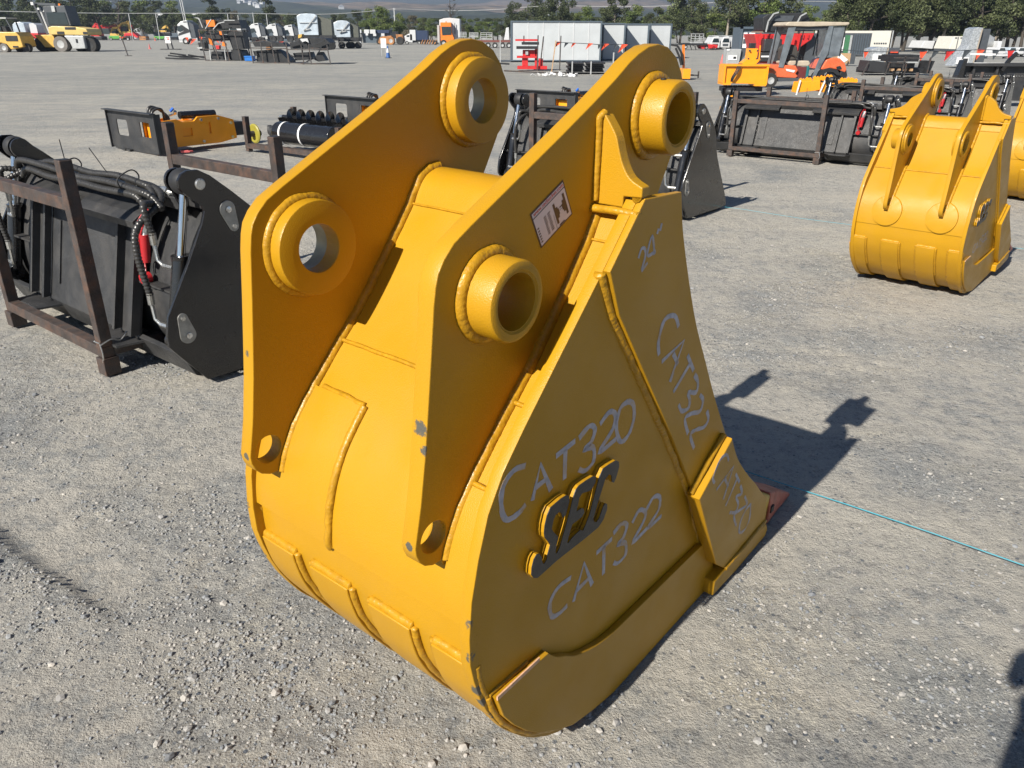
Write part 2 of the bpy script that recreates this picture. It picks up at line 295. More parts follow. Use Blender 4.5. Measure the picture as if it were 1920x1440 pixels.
# ================================================================ ground
def ground_material():
    m = bpy.data.materials.new('compacted_gravel'); m.use_nodes = True; nt = m.node_tree; L = nt.links; b = nt.nodes['Principled BSDF']
    geo = _n(nt, 'ShaderNodeNewGeometry')
    def nz(sc, det=6, rough=.6, stretch=None, dist=0.0):
        t = _n(nt, 'ShaderNodeTexNoise'); t.inputs['Scale'].default_value = sc; t.inputs['Detail'].default_value = det; t.inputs['Roughness'].default_value = rough; t.inputs['Distortion'].default_value = dist
        if stretch:
            mp = _n(nt, 'ShaderNodeMapping'); mp.inputs['Scale'].default_value = stretch[:3]; mp.inputs['Rotation'].default_value = (0, 0, stretch[3])
            L.new(geo.outputs['Position'], mp.inputs[0]); L.new(mp.outputs[0], t.inputs['Vector'])
        else: L.new(geo.outputs['Position'], t.inputs['Vector'])
        return t.outputs['Fac']
    def ramp(f, stops):
        r = _n(nt, 'ShaderNodeValToRGB'); L.new(f, r.inputs[0]); e = r.color_ramp.elements
        e[0].position, e[0].color = stops[0][0], (*stops[0][1], 1); e[1].position, e[1].color = stops[-1][0], (*stops[-1][1], 1)
        for p, c in stops[1:-1]: k = e.new(p); k.color = (*c, 1)
        return r.outputs[0]
    def mix(a, b_, f, mode='MIX', fac=None):
        x = _n(nt, 'ShaderNodeMix', data_type='RGBA', blend_type=mode)
        if fac is not None: x.inputs[0].default_value = fac
        else: L.new(f, x.inputs[0])
        L.new(a, x.inputs[6]); L.new(b_, x.inputs[7]); return x.outputs[2]
    base = ramp(nz(.55, 8, .62), [(.30, (.300, .300, .292)), (.5, (.374, .360, .330)), (.70, (.45, .424, .374))])
    tracks = ramp(nz(.9, 7, .6, (.35, 2.6, 1, -.35), .8), [(.42, (.78, .80, .83)), (.55, (1, 1, 1)), (.66, (1.22, 1.18, 1.10))])
    tr2 = ramp(nz(.12, 4, .5, (.25, 1.6, 1, -.08), .5), [(.40, (.84, .86, .89)), (.55, (1, 1, 1)), (.7, (1.12, 1.09, 1.03))])
    c = mix(base, tracks, None, 'MULTIPLY', .5); c = mix(c, tr2, None, 'MULTIPLY', .7)
    patch = ramp(nz(2.3, 8, .7), [(.40, (.80, .84, .89)), (.52, (1, 1, 1)), (.64, (1.10, 1.08, 1.03))]); c = mix(c, patch, None, 'MULTIPLY', .9)
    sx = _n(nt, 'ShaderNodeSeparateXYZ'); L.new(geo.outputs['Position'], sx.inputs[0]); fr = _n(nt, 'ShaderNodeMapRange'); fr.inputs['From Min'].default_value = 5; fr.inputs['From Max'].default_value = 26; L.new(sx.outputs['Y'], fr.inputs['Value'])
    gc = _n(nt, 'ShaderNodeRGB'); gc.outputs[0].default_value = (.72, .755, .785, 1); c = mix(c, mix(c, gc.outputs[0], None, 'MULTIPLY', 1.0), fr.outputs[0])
    fine = ramp(nz(38, 8, .75), [(.33, (.42, .43, .46)), (.46, (.93, .93, .93)), (.56, (1.04, 1.03, 1.0)), (.70, (1.5, 1.45, 1.36))]); c = mix(c, fine, None, 'MULTIPLY', .85)
    grit = ramp(nz(170, 5, .7), [(.32, (.50, .50, .52)), (.5, (1, 1, 1)), (.68, (1.45, 1.42, 1.35))]); c = mix(c, grit, None, 'MULTIPLY', .8)
    vo = _n(nt, 'ShaderNodeTexVoronoi'); vo.inputs['Scale'].default_value = 62; L.new(geo.outputs['Position'], vo.inputs['Vector'])
    sel = _n(nt, 'ShaderNodeSeparateColor'); L.new(vo.outputs['Color'], sel.inputs[0])
    peb = _n(nt, 'ShaderNodeMath', operation='GREATER_THAN'); L.new(sel.outputs[0], peb.inputs[0]); peb.inputs[1].default_value = .80
    dd = _n(nt, 'ShaderNodeMath', operation='LESS_THAN'); L.new(vo.outputs['Distance'], dd.inputs[0]); dd.inputs[1].default_value = .36
    pm = _n(nt, 'ShaderNodeMath', operation='MULTIPLY'); L.new(peb.outputs[0], pm.inputs[0]); L.new(dd.outputs[0], pm.inputs[1])
    pc = ramp(sel.outputs[1], [(0, (.085, .10, .125)), (.45, (.17, .18, .19)), (.8, (.26, .235, .20)), (1, (.46, .43, .38))])
    c = mix(c, pc, pm.outputs[0])
    du = _n(nt, 'ShaderNodeAttribute', attribute_name='dust'); dn = _n(nt, 'ShaderNodeMath', operation='MULTIPLY'); L.new(du.outputs['Fac'], dn.inputs[0]); dr = _n(nt, 'ShaderNodeMapRange'); dr.inputs['From Min'].default_value = .40; dr.inputs['From Max'].default_value = .56; L.new(nz(14, 8, .75), dr.inputs['Value']); L.new(dr.outputs[0], dn.inputs[1])
    dc = _n(nt, 'ShaderNodeRGB'); dc.outputs[0].default_value = (.425, .400, .352, 1); c = mix(c, dc.outputs[0], dn.outputs[0])
    L.new(c, b.inputs['Base Color']); b.inputs['Roughness'].default_value = .93; b.inputs['Specular IOR Level'].default_value = .2
    # relief
    h1 = nz(46, 8, .72); h2 = nz(9, 5, .6)
    a = _n(nt, 'ShaderNodeMath', operation='MULTIPLY_ADD'); L.new(h2, a.inputs[0]); a.inputs[1].default_value = 1.0; L.new(h1, a.inputs[2])
    h3 = nz(190, 3, .6); a2 = _n(nt, 'ShaderNodeMath', operation='MULTIPLY_ADD'); L.new(h3, a2.inputs[0]); a2.inputs[1].default_value = .30; L.new(a.outputs[0], a2.inputs[2])
    a3 = _n(nt, 'ShaderNodeMath', operation='MULTIPLY_ADD'); L.new(pm.outputs[0], a3.inputs[0]); a3.inputs[1].default_value = .22; L.new(a2.outputs[0], a3.inputs[2])
    bp = _n(nt, 'ShaderNodeBump'); bp.inputs['Strength'].default_value = 1.0; bp.inputs['Distance'].default_value = .016
    L.new(a3.outputs[0], bp.inputs['Height']); L.new(bp.outputs[0], b.inputs['Normal'])
    return m
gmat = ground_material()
RUT0, RUT1 = hit(-60, 965), hit(205, 1165)
_rd = (RUT1-RUT0); _rl = _rd.length; _rd.normalize(); _rn = Vector((-_rd.y, _rd.x, 0))
if _rn.y < 0: _rn = -_rn
def sm(e0, e1, v): v = max(0, min(1, (v-e0)/(e1-e0))); return v*v*(3-2*v)
def gz(x, y):
    """height of the near yard surface and how dusty smooth it is"""
    e = min(1, (9-abs(x))/2, (y+3)/2, (15-y)/3)
    if e <= 0: return 0.0, 0.0
    z = .011*e*(noise.noise(Vector((x*1.1, y*1.1, 3)))+.5*noise.noise(Vector((x*3.1, y*3.1, 8))))-.009*e
    k = sm(-.12, .30, noise.noise(Vector((x*1.25+.2*y, y*1.25, 21)))+.45*noise.noise(Vector((x*4, y*4, 5))))
    if y < 7 and abs(x) < 4:
        n1 = noise.noise(Vector((x*16, y*16, 1))); n2 = noise.noise(Vector((x*41, y*41, 2)))
        z += e*((.0022+.0050*k)*n1+(.0010+.0034*k)*n2)
    v = Vector((x, y, 0))-RUT0; t = v.dot(_rd)/_rl; d = v.dot(_rn)+.03*noise.noise(Vector((x*4, y*4, 6)))
    f = sm(-.5, .1, t)*(1-sm(.80, 1.1, t)); dust = (1-k)*.8
    if f > 0 and abs(d) < .6:
        if d < 0: z += f*.018*sm(-.34, -.02, d)*(1+.5*noise.noise(Vector((x*22, y*22, 3)))); dust *= 1-f*sm(-.3, 0, d)
        else: z += f*(.018*(1-sm(0, .04, d))-.006*(1-sm(.15, .34, d))); dust = max(dust, f*(1-sm(.10, .30, d)))
    return z, dust*e
def axis(lo, hi, f0, f1, fine):
    a = []; v = lo
    while v < f0-1e-6: a.append(v); v += max(fine, (f0-v)*.10)
    v = f0
    while v < f1-1e-6: a.append(v); v += fine
    while v < hi-1e-6: a.append(v); v += max(fine, (v-f1)*.10)
    a.append(hi); return a
X0, X1, Y0, Y1 = -9.0, 9.0, -3.0, 15.0
XS, YS = axis(X0, X1, -2.4, 2.9, .021), axis(Y0, Y1, .5, 5.2, .021)
g = MB(); dustv = []; nx = len(XS)
for y in YS:
    for x in XS: z_, d_ = gz(x, y); g.v.append((x, y, z_)); dustv.append(d_)
for j in range(len(YS)-1):
    for i in range(nx-1): k = j*nx+i; g.f.append((k, k+1, k+nx+1, k+nx))
B = 3900; o = len(g.v)
g.v += [(X0, Y0, 0), (X1, Y0, 0), (X1, Y1, 0), (X0, Y1, 0), (-B, -400, 0), (B, -400, 0), (B, B, 0), (-B, B, 0)]
g.f += [(o+4, o+5, o+1, o), (o+5, o+6, o+2, o+1), (o+6, o+7, o+3, o+2), (o+7, o+4, o, o+3)]
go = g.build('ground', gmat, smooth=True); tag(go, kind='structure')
at0 = go.data.attributes.new('dust', 'FLOAT', 'POINT'); at0.data.foreach_set('value', dustv+[0.35]*8)
# loose stones lying on the near ground
def stones():
    m = bpy.data.materials.new('loose_stone'); m.use_nodes = True; nt = m.node_tree; L = nt.links; b = nt.nodes['Principled BSDF']
    at = _n(nt, 'ShaderNodeAttribute', attribute_name='tone'); r = _n(nt, 'ShaderNodeValToRGB'); L.new(at.outputs['Fac'], r.inputs[0]); e = r.color_ramp.elements
    e[0].color = (.12, .13, .15, 1); e[1].color = (.56, .53, .47, 1)
    for p, c in ((.3, (.22, .23, .24)), (.6, (.31, .30, .285)), (.85, (.42, .39, .35))): k = e.new(p); k.color = (*c, 1)
    L.new(r.outputs[0], b.inputs['Base Color']); b.inputs['Roughness'].default_value = .85
    ph = (1+5**.5)/2; ico = [Vector(v).normalized() for v in [(-1, ph, 0), (1, ph, 0), (-1, -ph, 0), (1, -ph, 0), (0, -1, ph), (0, 1, ph), (0, -1, -ph), (0, 1, -ph), (ph, 0, -1), (ph, 0, 1), (-ph, 0, -1), (-ph, 0, 1)]]
    fc = [(0, 11, 5), (0, 5, 1), (0, 1, 7), (0, 7, 10), (0, 10, 11), (1, 5, 9), (5, 11, 4), (11, 10, 2), (10, 7, 6), (7, 1, 8), (3, 9, 4), (3, 4, 2), (3, 2, 6), (3, 6, 8), (3, 8, 9), (4, 9, 5), (2, 4, 11), (6, 2, 10), (8, 6, 7), (9, 8, 1)]
    rnd = random.Random(11); vs = []; fs = []; tone = []; n = 0
    while n < 25000:
        d = .55+8.5*rnd.random()**1.7; a = rnd.uniform(-R(46), R(46)); x, y = d*math.sin(a), d*math.cos(a)
        cl = noise.noise(Vector((x*.9, y*.9, 1)))+.6*noise.noise(Vector((x*3, y*3, 4)))
        if rnd.random() > (.28+.9*cl)*(1 if x < .3 else .6): continue
        s = .0021+.0046*rnd.random()**2.4+(.009*rnd.random() if rnd.random() < .02 else 0)
        if d > 4 and s < .0035: continue
        rz, q = rnd.uniform(0, 6.28), rnd.uniform(.55, 1); cz, sz = math.cos(rz), math.sin(rz); o = len(vs)
        zo, dq = gz(x, y)
        if dq > .3 and rnd.random() < dq: continue
        for v in ico:
            k = s*rnd.uniform(.75, 1.2); px, py = v.x*k, v.y*k*q; vs.append((x+px*cz-py*sz, y+px*sz+py*cz, zo+s*.22+v.z*k*.62))
        fs += [(o+a_, o+b_, o+c_) for a_, b_, c_ in fc]; t = rnd.random(); t = .85+.06*rnd.random() if rnd.random() < .012 else .15+t*.60; tone += [t]*12; n += 1
    me = bpy.data.meshes.new('gravel'); me.from_pydata(vs, [], fs); me.update()
    at_ = me.attributes.new('tone', 'FLOAT', 'POINT'); at_.data.foreach_set('value', tone)
    tag(finish('loose_gravel', me, m), 'loose grey gravel scattered over the compacted yard', 'gravel', kind='stuff')
stones()
# ================================================================ excavator bucket
EAR = [(-.6270, .6590), (-.6285, .6740), (-.6130, .7450), (-.5990, .8310), (-.5900, .9020), (-.5810, .9760), (-.5710, 1.0650), (-.5660, 1.0930), (-.5600, 1.1120), (-.5470, 1.1305), (-.5260, 1.1500),
       (-.4900, 1.1690), (-.3887, 1.2185), (-.2705, 1.2760), (-.1852, 1.3190), (-.1181, 1.3550), (-.0765, 1.3800), (-.0484, 1.3930), (-.015, 1.4040), (.0191, 1.4075), (.0542, 1.4020), (.0906, 1.3840), (.1160, 1.3560),
       (.1320, 1.3220), (.1365, 1.2847), (.1276, 1.2448), (.1030, 1.1990), (.0756, 1.1535), (.0537, 1.1177), (.03, 1.09), (-.06, 1.02), (-.20, .98), (-.34, .87), (-.46, .76), (-.535, .68), (-.552, .640), (-.572, .6190), (-.590, .6200), (-.6080, .6290), (-.6200, .6420)]
BODY = [(-.1480, 1.1640), (-.2480, 1.0550), (-.3720, .9270), (-.4480, .8480), (-.5020, .7870), (-.5390, .7250), (-.5630, .6510), (-.5800, .5760), (-.5865, .5015), (-.5850, .4423), (-.5760, .4000), (-.5610, .3489), (-.5430, .3040), (-.5200, .2600), (-.4950, .2180),
        (-.4640, .1790), (-.4300, .1390), (-.3930, .1030), (-.3500, .0700), (-.3050, .0420), (-.2500, .0220), (-.1900, .0080), (-.1200, .0030), (.4300, .0030), (.44, .03), (.66, .10), (.56, .29), (.4750, .36), (.3676, .5039), (.2651, .6458), (.1879, .7621), (.1145, .8743), (.0548, .9884), (.0092, 1.0903), (-.0140, 1.1560)]
SHELL = [(-.012, 1.020), (-.008, 1.070), (-.022, 1.115), (-.055, 1.146), (-.09, 1.157), (-.122, 1.1545), (-.152, 1.137), (-.173, 1.105), (-.182, 1.090), (-.230, 1.030), (-.290, .955), (-.345, .892), (-.390, .848), (-.440, .796), (-.486, .746), (-.522, .700), (-.548, .648), (-.563, .590), (-.569, .545), (-.5700, .502)]
SHELL2 = [(-.5655, .500), (-.5650, .450), (-.560, .410), (-.545, .350), (-.520, .295), (-.490, .245), (-.455, .195), (-.410, .145), (-.355, .100), (-.300, .068), (-.240, .045), (-.170, .032), (0, .026), (.25, .026), (.46, .030)]
LOWPIN, UPPIN, TIPH = (-.4408, 1.0510), (.0259, 1.2838), (-.5865, .6750)
def _rs(p, f=1.0): return ((p[0]+1.33)*(1+.0093*f)-1.33, (p[1]-1.435)*(1+.0093*f)+1.435)
EAR = [_rs(p) for p in EAR]; TIPH = _rs(TIPH); SHELL = [_rs(p, max(0, min(1, (p[1]-.50)/.16))) for p in SHELL]
def smooth_sheet(p, sub=4): return smooth_poly(p, False, sub)
SH1 = smooth_sheet(SHELL); SH2 = smooth_sheet(SHELL2, 5)
def along(prof, z0, z1):
    return [p for p in prof if min(z0, z1) <= p[1] <= max(z0, z1)]
def offset_line(pts, d):
    P = [Vector(p) for p in pts]; out = []
    for i in range(len(P)):
        t = P[min(i+1, len(P)-1)]-P[max(i-1, 0)]; t.normalize(); out.append(P[i]+Vector((t.y, -t.x))*d)
    return out
def annulus(mb, c, ri, ro, y0, y1, bev=.004, seg=56):
    s = 1 if y1 > y0 else -1
    mb.lathe([(ri, y0), (ro, y0), (ro, y1-s*bev), (ro-bev*.35, y1-s*bev*.3), (ro-bev, y1), (ri+bev*.5, y1), (ri, y1-s*bev*.5)], (c[0], 0, c[1]), 'Y', seg); return mb
def ring_pts(c, r, y, t0, t1, n=60): return [(c[0]+r*math.cos(t0+(t1-t0)*i/n), y, c[1]+r*math.sin(t0+(t1-t0)*i/n)) for i in range(n+1)]
def build_bucket(label, loc, rot3, scale, hw=.317, ec=.22575, eo=.00725, main=True, group=None, straps=4):
    root = bpy.data.objects.new('excavator_bucket', None); col.objects.link(root); root.empty_display_size = .2
    root.matrix_world = Matrix.Translation(loc) @ rot3.to_4x4() @ Matrix.Scale(scale, 4)
    tag(root, label, 'excavator bucket', group)
    T = .032 if main else .025; CL = .0365 if main else .0205
    # shell
    SW = hw-.004
    shell = MB().sheet(SH1[::-1], -SW, SW, -.018).build('shell', yellow, root, auto=32)
    MB().sheet(SH2[::-1], -SW, SW, -.018).build('heel_plate', yellow, root, auto=32)
    # side plates
    for s in (-1, 1):
        sp = cut_plate('side_plate', smooth_poly(BODY, True, 1), [], s*hw, s*(hw-.022), yellow_plate if main else yellow, root, .0015)
        strip = [(-.2430, 1.0620), (-.1440, 1.1690), (-.0122, 1.1618)]+smooth_poly([(-.0122, 1.1618), (.0092, 1.0903), (.0548, .9884), (.1145, .8743), (.1879, .7621), (.2651, .6458), (.3676, .5039)], False, 4)[1:] + [(.42, .42), (.40, .115), (.2290, .3864), (.0660, .6170), (-.1090, .8500), (-.2020, .9740)]
        cut_plate('side_strip', strip, [], s*(hw+.0005), s*(hw+.0145), yellow, root, .002)
        cutter = [(.1852, .4118), (.3378, .5146)]+smooth_poly([(.3378, .5146), (.3989, .4298), (.4879, .3423), (.5660, .2750), (.6325, .2123), (.6815, .1752)], False, 4)[1:]+[(.705, .070), (.4250, .066), (.3560, .1200)]
        cut_plate('side_cutter', cutter, [], s*(hw+.010), s*(hw+.0440), yellow, root, .003)
        wear = [(-.5327, .3359), (-.3765, .3285)]+smooth_poly([(-.3765, .3285), (-.3500, .3000), (-.3139, .2758), (-.2780, .2500), (-.2325, .2305), (-.1800, .2140), (-.1239, .2056)], False, 4)[1:]+[(.3406, .1959), (.40, .118), (.42, .004), (-.10, .004), (-.1914, .0220), (-.2700, .045), (-.33, .082), (-.395, .130), (-.44, .175), (-.48, .225), (-.512, .275)]
        cut_plate('side_wear_plate', wear, [], s*(hw+.0005), s*(hw+.0160), yellow, root, .002)
        wb = MB(); y = s*(hw-.003)
        weld(wb, [(-.247, y, 1.058), (-.206, y, .972), (-.112, y, .848), (.062, y, .614), (.226, y, .384), (.36, y, .115), (.425, y, .02)], .0155 if main else .013, 3)
        weld(wb, [(.188, s*(hw+.018), .417), (.255, s*(hw+.020), .468), (.335, s*(hw+.020), .518)], .012, 4, .3)
        weld(wb, [(.425, s*(hw+.044), .066), (.55, s*(hw+.046), .074), (.70, s*(hw+.044), .080)], .010, 5, .3)
        wb.build('edge_weld', yellow_weld, root, smooth=True)
        w2 = MB()
        weld(w2, [(-.538, y+s*.002, .336), (-.528, y+s*.002, .300), (-.497, y+s*.002, .240), (-.455, y+s*.002, .182), (-.405, y+s*.002, .130), (-.34, y+s*.002, .082), (-.30, y+s*.002, .062)], .0105, 6, .35)
        weld(w2, [(-.538, y+s*.003, .338), (-.48, y+s*.003, .336), (-.425, y+s*.002, .334)], .0075, 7, .4)
        w2.build('wear_plate_weld', yellow_weld, root, smooth=True)
        if s < 0 or not main:
            MB().box((-.47, s*(hw+.0166), .3375), (.125, .003, .009)).build('flame_cut_edge', bare_edge, root)
    # cutting edge with adapters and teeth
    ce = [(.36, .012), (.52, .006), (.72, .012), (.735, .030), (.715, .062), (.52, .070), (.36, .060)]
    MB().prism(ce, -(hw+.046), hw+.046).build('cutting_edge', yellow, root, bevel=.003)
    nt = 4 if hw < .36 else 5
    for i in range(nt):
        yy = -hw+.030+(2*hw-.060)*i/(nt-1)
        a = MB(); 
        a.add([(.60, yy-.048, .062), (.60, yy+.048, .062), (.79, yy-.048, .022), (.79, yy+.048, .022), (.79, yy-.050, .118), (.79, yy+.050, .118), (.68, yy-.050, .170), (.68, yy+.050, .170), (.60, yy-.044, .120), (.60, yy+.044, .120)],
              [(0, 1, 3, 2), (2, 3, 5, 4), (4, 5, 7, 6), (6, 7, 9, 8), (8, 9, 1, 0), (0, 2, 4, 6, 8), (1, 9, 7, 5, 3)])
        ad = a.build('tooth_adapter', gold_weld, root, bevel=.006)
        t = MB(); base = [(-.056, .012), (.056, .012), (.058, .070), (.050, .128), (-.050, .128), (-.058, .070)]; mid = [(-.050, .010), (.050, .010), (.050, .050), (.044, .088), (-.044, .088), (-.050, .050)]; tip = [(-.046, .006), (.046, .006), (.046, .012), (.044, .018), (-.044, .018), (-.046, .012)]
        vs = []
        for xx, ring in ((.785, base), (.88, mid), (1.005, tip)): vs += [(xx, yy+p[0], p[1]) for p in ring]
        fs = [tuple(range(6)), tuple(range(17, 11, -1))]+[(r_*6+k, r_*6+(k+1) % 6, (r_+1)*6+(k+1) % 6, (r_+1)*6+k) for r_ in (0, 1) for k in range(6)]
        t.add(vs, fs); tt = t.build('tooth', tooth_red, root, bevel=.007, bseg=3)
        MB().box((.80, yy-.058, .065), (.022, .006, .022)).build('lock_pin', rubber, tt)
    # ears with bosses
    for s in (-1, 1):
        yc = eo+s*ec; y0, y1 = yc-T/2, yc+T/2
        ear = cut_plate('hanger_ear', EAR, [(LOWPIN[0], LOWPIN[1], .0500), (UPPIN[0], UPPIN[1], .0500), (TIPH[0], TIPH[1], .0290)], y0, y1, yellow_ear if main else yellow, root, .0018)
        out, inn = (y0, y1) if s < 0 else (y1, y0)
        for (c, ro, tag_) in ((LOWPIN, .0655, 'low'), (UPPIN, .0660, 'up')):
            endy = (out+s*.003 if s > 0 else s*(.295-.2195+ec)+eo) if main else out+s*.055
            if not main and s < 0: endy = out+s*.004
            MB_ = annulus(MB(), c, .0473, ro, out, endy, .007); bs = MB_.build('outer_boss', yellow, root, smooth=True, auto=35)
            annulus(MB(), c, .0457, .0890, inn, inn-s*CL, .0025).build('inner_collar', yellow, root, smooth=True, auto=35)
            sl_ = MB(); sl_.lathe([(.0458, inn-s*(CL-.0025)), (.0474, inn-s*(CL-.0025)), (.0474, endy-s*.003), (.0458, endy-s*.003)], (c[0], 0, c[1]), 'Y', 48); sl_.build('bore_sleeve', bore if s > 0 else yellow, root, smooth=True, auto=35)
            wm = MB(); weld(wm, ring_pts(c, ro+.0015, out+s*.0005, 0, 2*PI*.998, 90), .0165, 11+s, .28, 8); weld(wm, ring_pts(c, .0890, inn-s*.0005, 0, 2*PI*.998, 110), .0150, 17+s, .3, 8)
            wm.build('boss_weld', yellow_weld, root, smooth=True)
            if tag_ == 'up': MB().lathe([(.0, -.001), (.0055, -.001), (.0055, .0015), (.0, .0015)], (c[0]-.01, out+s*.024, c[1]+ro), 'Z', 14).build('grease_hole', rubber, bs)
        ew = MB(); line = [p for p in SHELL[4:17]]; zlo = .640
        ip = offset_line(line, .0)
        pts_ = [(p[0], yy2, p[1]) for p in ip for yy2 in (0,)]
        for yy2 in (y0-.0005, y1+.0005):
            weld(ew, [(p[0], yy2, p[1]) for p in ip]+[(-.552, yy2, .608)], .0175, 21+s, .32, 8)
        ew.build('ear_weld', yellow_weld, root, smooth=True)
        # gusset between ear and side plate, upright and square to the ear
        go = yc+s*T/2; g1 = s*(hw+.012)
        dy = lambda v: go+s*(v-.238)*((g1-go)*s/.091)
        A = [(go, 1.150), (go, 1.296)]+smooth_poly([(dy(.250), 1.300), (dy(.262), 1.284), (dy(.2735), 1.266), (dy(.281), 1.242), (dy(.290), 1.220), (dy(.305), 1.200), (dy(.329), 1.188)], False, 3)
        A += [(g1, 1.171), (s*(hw-.024), 1.169), (s*(hw-.024), 1.150)]
        MB().prism(A, -.153, -.128, 'YZ').build('gusset', yellow, root, bevel=.002)
        gw = MB(); weld(gw, [(-.156, go+s*.003, 1.155), (-.156, go+s*.003, 1.295), (-.146, go+s*.008, 1.304)], .0095, 31, .25); weld(gw, [(-.160, go, 1.142), (-.163, (go+g1)/2, 1.145), (-.160, g1, 1.142)], .010, 33, .5)
        weld(gw, [(-.128, g1-s*.012, 1.168), (-.150, g1-s*.010, 1.170)], .011, 35, .5)
        gw.build('gusset_weld', yellow_weld, root, smooth=True)
    # seams across the shell
    sm = MB(); weld(sm, [_rs((-.3915, .8495))[:1]+(-SW,)+_rs((-.3915, .8495))[1:], _rs((-.3915, .8495))[:1]+(SW,)+_rs((-.3915, .8495))[1:]], .0062, 41, .2, 8); weld(sm, [_rs((-.1815, 1.093))[:1]+(-SW,)+_rs((-.1815, 1.093))[1:], _rs((-.1815, 1.093))[:1]+(SW,)+_rs((-.1815, 1.093))[1:]], .0035, 42, .1, 8)
    sm.build('shell_seam', yellow_weld, root, smooth=True)
    for s in (-1, 1):
        eg = MB()
        l1 = [(p[0]+.001, s*(SW-.001), p[1]) for p in SHELL[9:20]]; weld(eg, l1, .0048, 45, .3)
        l2 = [(p[0]-.002, s*(SW-.001), p[1]) for p in SHELL2[0:12]]; weld(eg, l2, .0075, 46, .3); eg.build('side_seam', yellow_weld, root, smooth=True)
    # wear straps round the heel
    SP = [(.293, .187), (.131, .015), (-.046, -.158), (-.214, -.307)] if main else [(hw-.008-.0, hw-.105), (.155, .035), (-.055, -.175), (-.255, -.355)]
    if not main: SP = [(.352, .262), (.150, .040), (-.075, -.190), (-.275, -.350)]
    hp = [p for p in SH2 if p[1] <= .432] if main else ([p for p in SH2 if p[1] <= .40])
    op = [tuple(p) for p in offset_line(hp, .001)]
    for (ya, yb) in SP:
        MB().sheet([tuple(p) for p in offset_line(hp, .014)][::-1], min(ya, yb), max(ya, yb), -.0135).build('wear_strap', yellow, root, auto=30, bevel=.002)
        wl = MB(); tp = hp[0]
        weld(wl, [(tp[0]-.001, ya, tp[1]+.001), (tp[0]-.001, yb, tp[1]+.001)], .0135, 51, .25)
        nw = int(len(hp)*.36)
        weld(wl, [(p[0], yb-.004, p[1]) for p in offset_line(hp[:nw], .001)], .0125, 52, .25); weld(wl, [(p[0], ya+.004, p[1]) for p in offset_line(hp[:nw+3], .001)], .0125, 53, .25)
        wl.build('strap_weld', yellow_weld, root, smooth=True)
    if main:
        # patch plate on the far half of the back
        pp = [p for p in SH1 if .507 <= p[1] <= .770]
        MB().sheet([tuple(p) for p in offset_line(pp, .0065)][::-1], .066, .300, -.006).build('back_patch', yellow, root, auto=30)
        pw = MB(); pl = offset_line(pp, .001)
        weld(pw, [(p[0], .064, p[1]) for p in pl]+[(-.567, .064, .500)], .0120, 61, .25); weld(pw, [(pl[0][0], .064, pl[0][1]+.002), (pl[0][0]+.004, .19, pl[0][1]+.004)], .0085, 62, .3)
        pw.build('patch_weld', yellow_weld, root, smooth=True); pw = MB(); weld(pw, [(-.556, .302, .60), (-.575, .302, .55), (-.573, .302, .497), (-.560, .298, .485)], .010, 63, .3)
        pw.build('patch_weld', yellow_weld, root, smooth=True)
        pp = [p for p in SH1 if .507 <= p[1] <= .735]
        MB().sheet([tuple(p) for p in offset_line(pp, .0065)][::-1], -.303, -.245, -.006).build('back_patch', yellow, root, auto=30)
        pw = MB(); pl = offset_line(pp, .006); weld(pw, [(pl[0][0], -.303, pl[0][1]+.003), (pl[0][0], -.247, pl[0][1]+.003)], .007, 64, .3); pw.build('patch_weld', yellow_weld, root, smooth=True)
    else:
        for s in (-1, 1):
            dsc = MB(); c0 = Vector((-.565, eo+s*ec, .60)); vs = [tuple(c0+Vector((-.014, 0, 0)))]
            fs = []
            for k in range(40):
                t = 2*PI*k/40; zz = .60+.095*math.sin(t); yy = eo+s*ec+.095*math.cos(t)
                xs = [p[0] for p in sorted(SH1+SH2, key=lambda p: abs(p[1]-zz))[:1]][0]; vs.append((xs-.010, yy, zz))
            for k in range(40):
                t = 2*PI*k/40; zz = .60+.099*math.sin(t); yy = eo+s*ec+.099*math.cos(t)
                xs = [p[0] for p in sorted(SH1+SH2, key=lambda p: abs(p[1]-zz))[:1]][0]; vs.append((xs+.004, yy, zz))
            for k in range(40): fs.append((0, 1+k, 1+(k+1) % 40)); fs.append((1+k, 41+k, 41+(k+1) % 40, 1+(k+1) % 40))
            dsc.add(vs, fs).build('round_patch', yellow, root, auto=30)
    # raised emblem and writing on the near side plate
    y = -hw
    e1 = [(p[0]-.001, p[1]+.001) for p in SEC_PTS]
    em = MB().prism(e1, y+.001, y-.0060).build('emblem_backing', yellow, root, bevel=.001)
    em2 = MB().prism(SEC_PTS, y-.0088, y-.0150).build('emblem_letters', yellow, root)
    ff = MB().prism([(p[0], p[1]) for p in SEC_PTS], y-.0151, y-.0165).build('emblem_face', black_logo, root)
    if main:
        wt = MB(); strokes(wt, CAT320a_PTS, y-.0002, .0135); wt.build('side_writing', stencil, root); wt = MB(); strokes(wt, CAT322a_PTS, y-.0002, .0135); wt.build('side_writing', stencil, root)
        wt = MB(); strokes(wt, CAT322s_PTS, y-.0147, .0125); wt.build('strip_writing', stencil, root)
        wt = MB(); strokes(wt, W24_PTS, y-.0147, .0075); wt.build('size_writing', stencil, root)
        wt = MB(); strokes(wt, CAT320c_PTS, y-.0442, .0105); wt.build('cutter_writing', stencil, root)
        sticker(root, eo-ec-T/2)
    else:
        wt = MB(); strokes(wt, [[(p[0]*.8-.02, p[1]*.8+.02) for p in l] for l in CAT322a_PTS], y-.0004, .009); wt.build('side_writing', stencil, root)
    return root
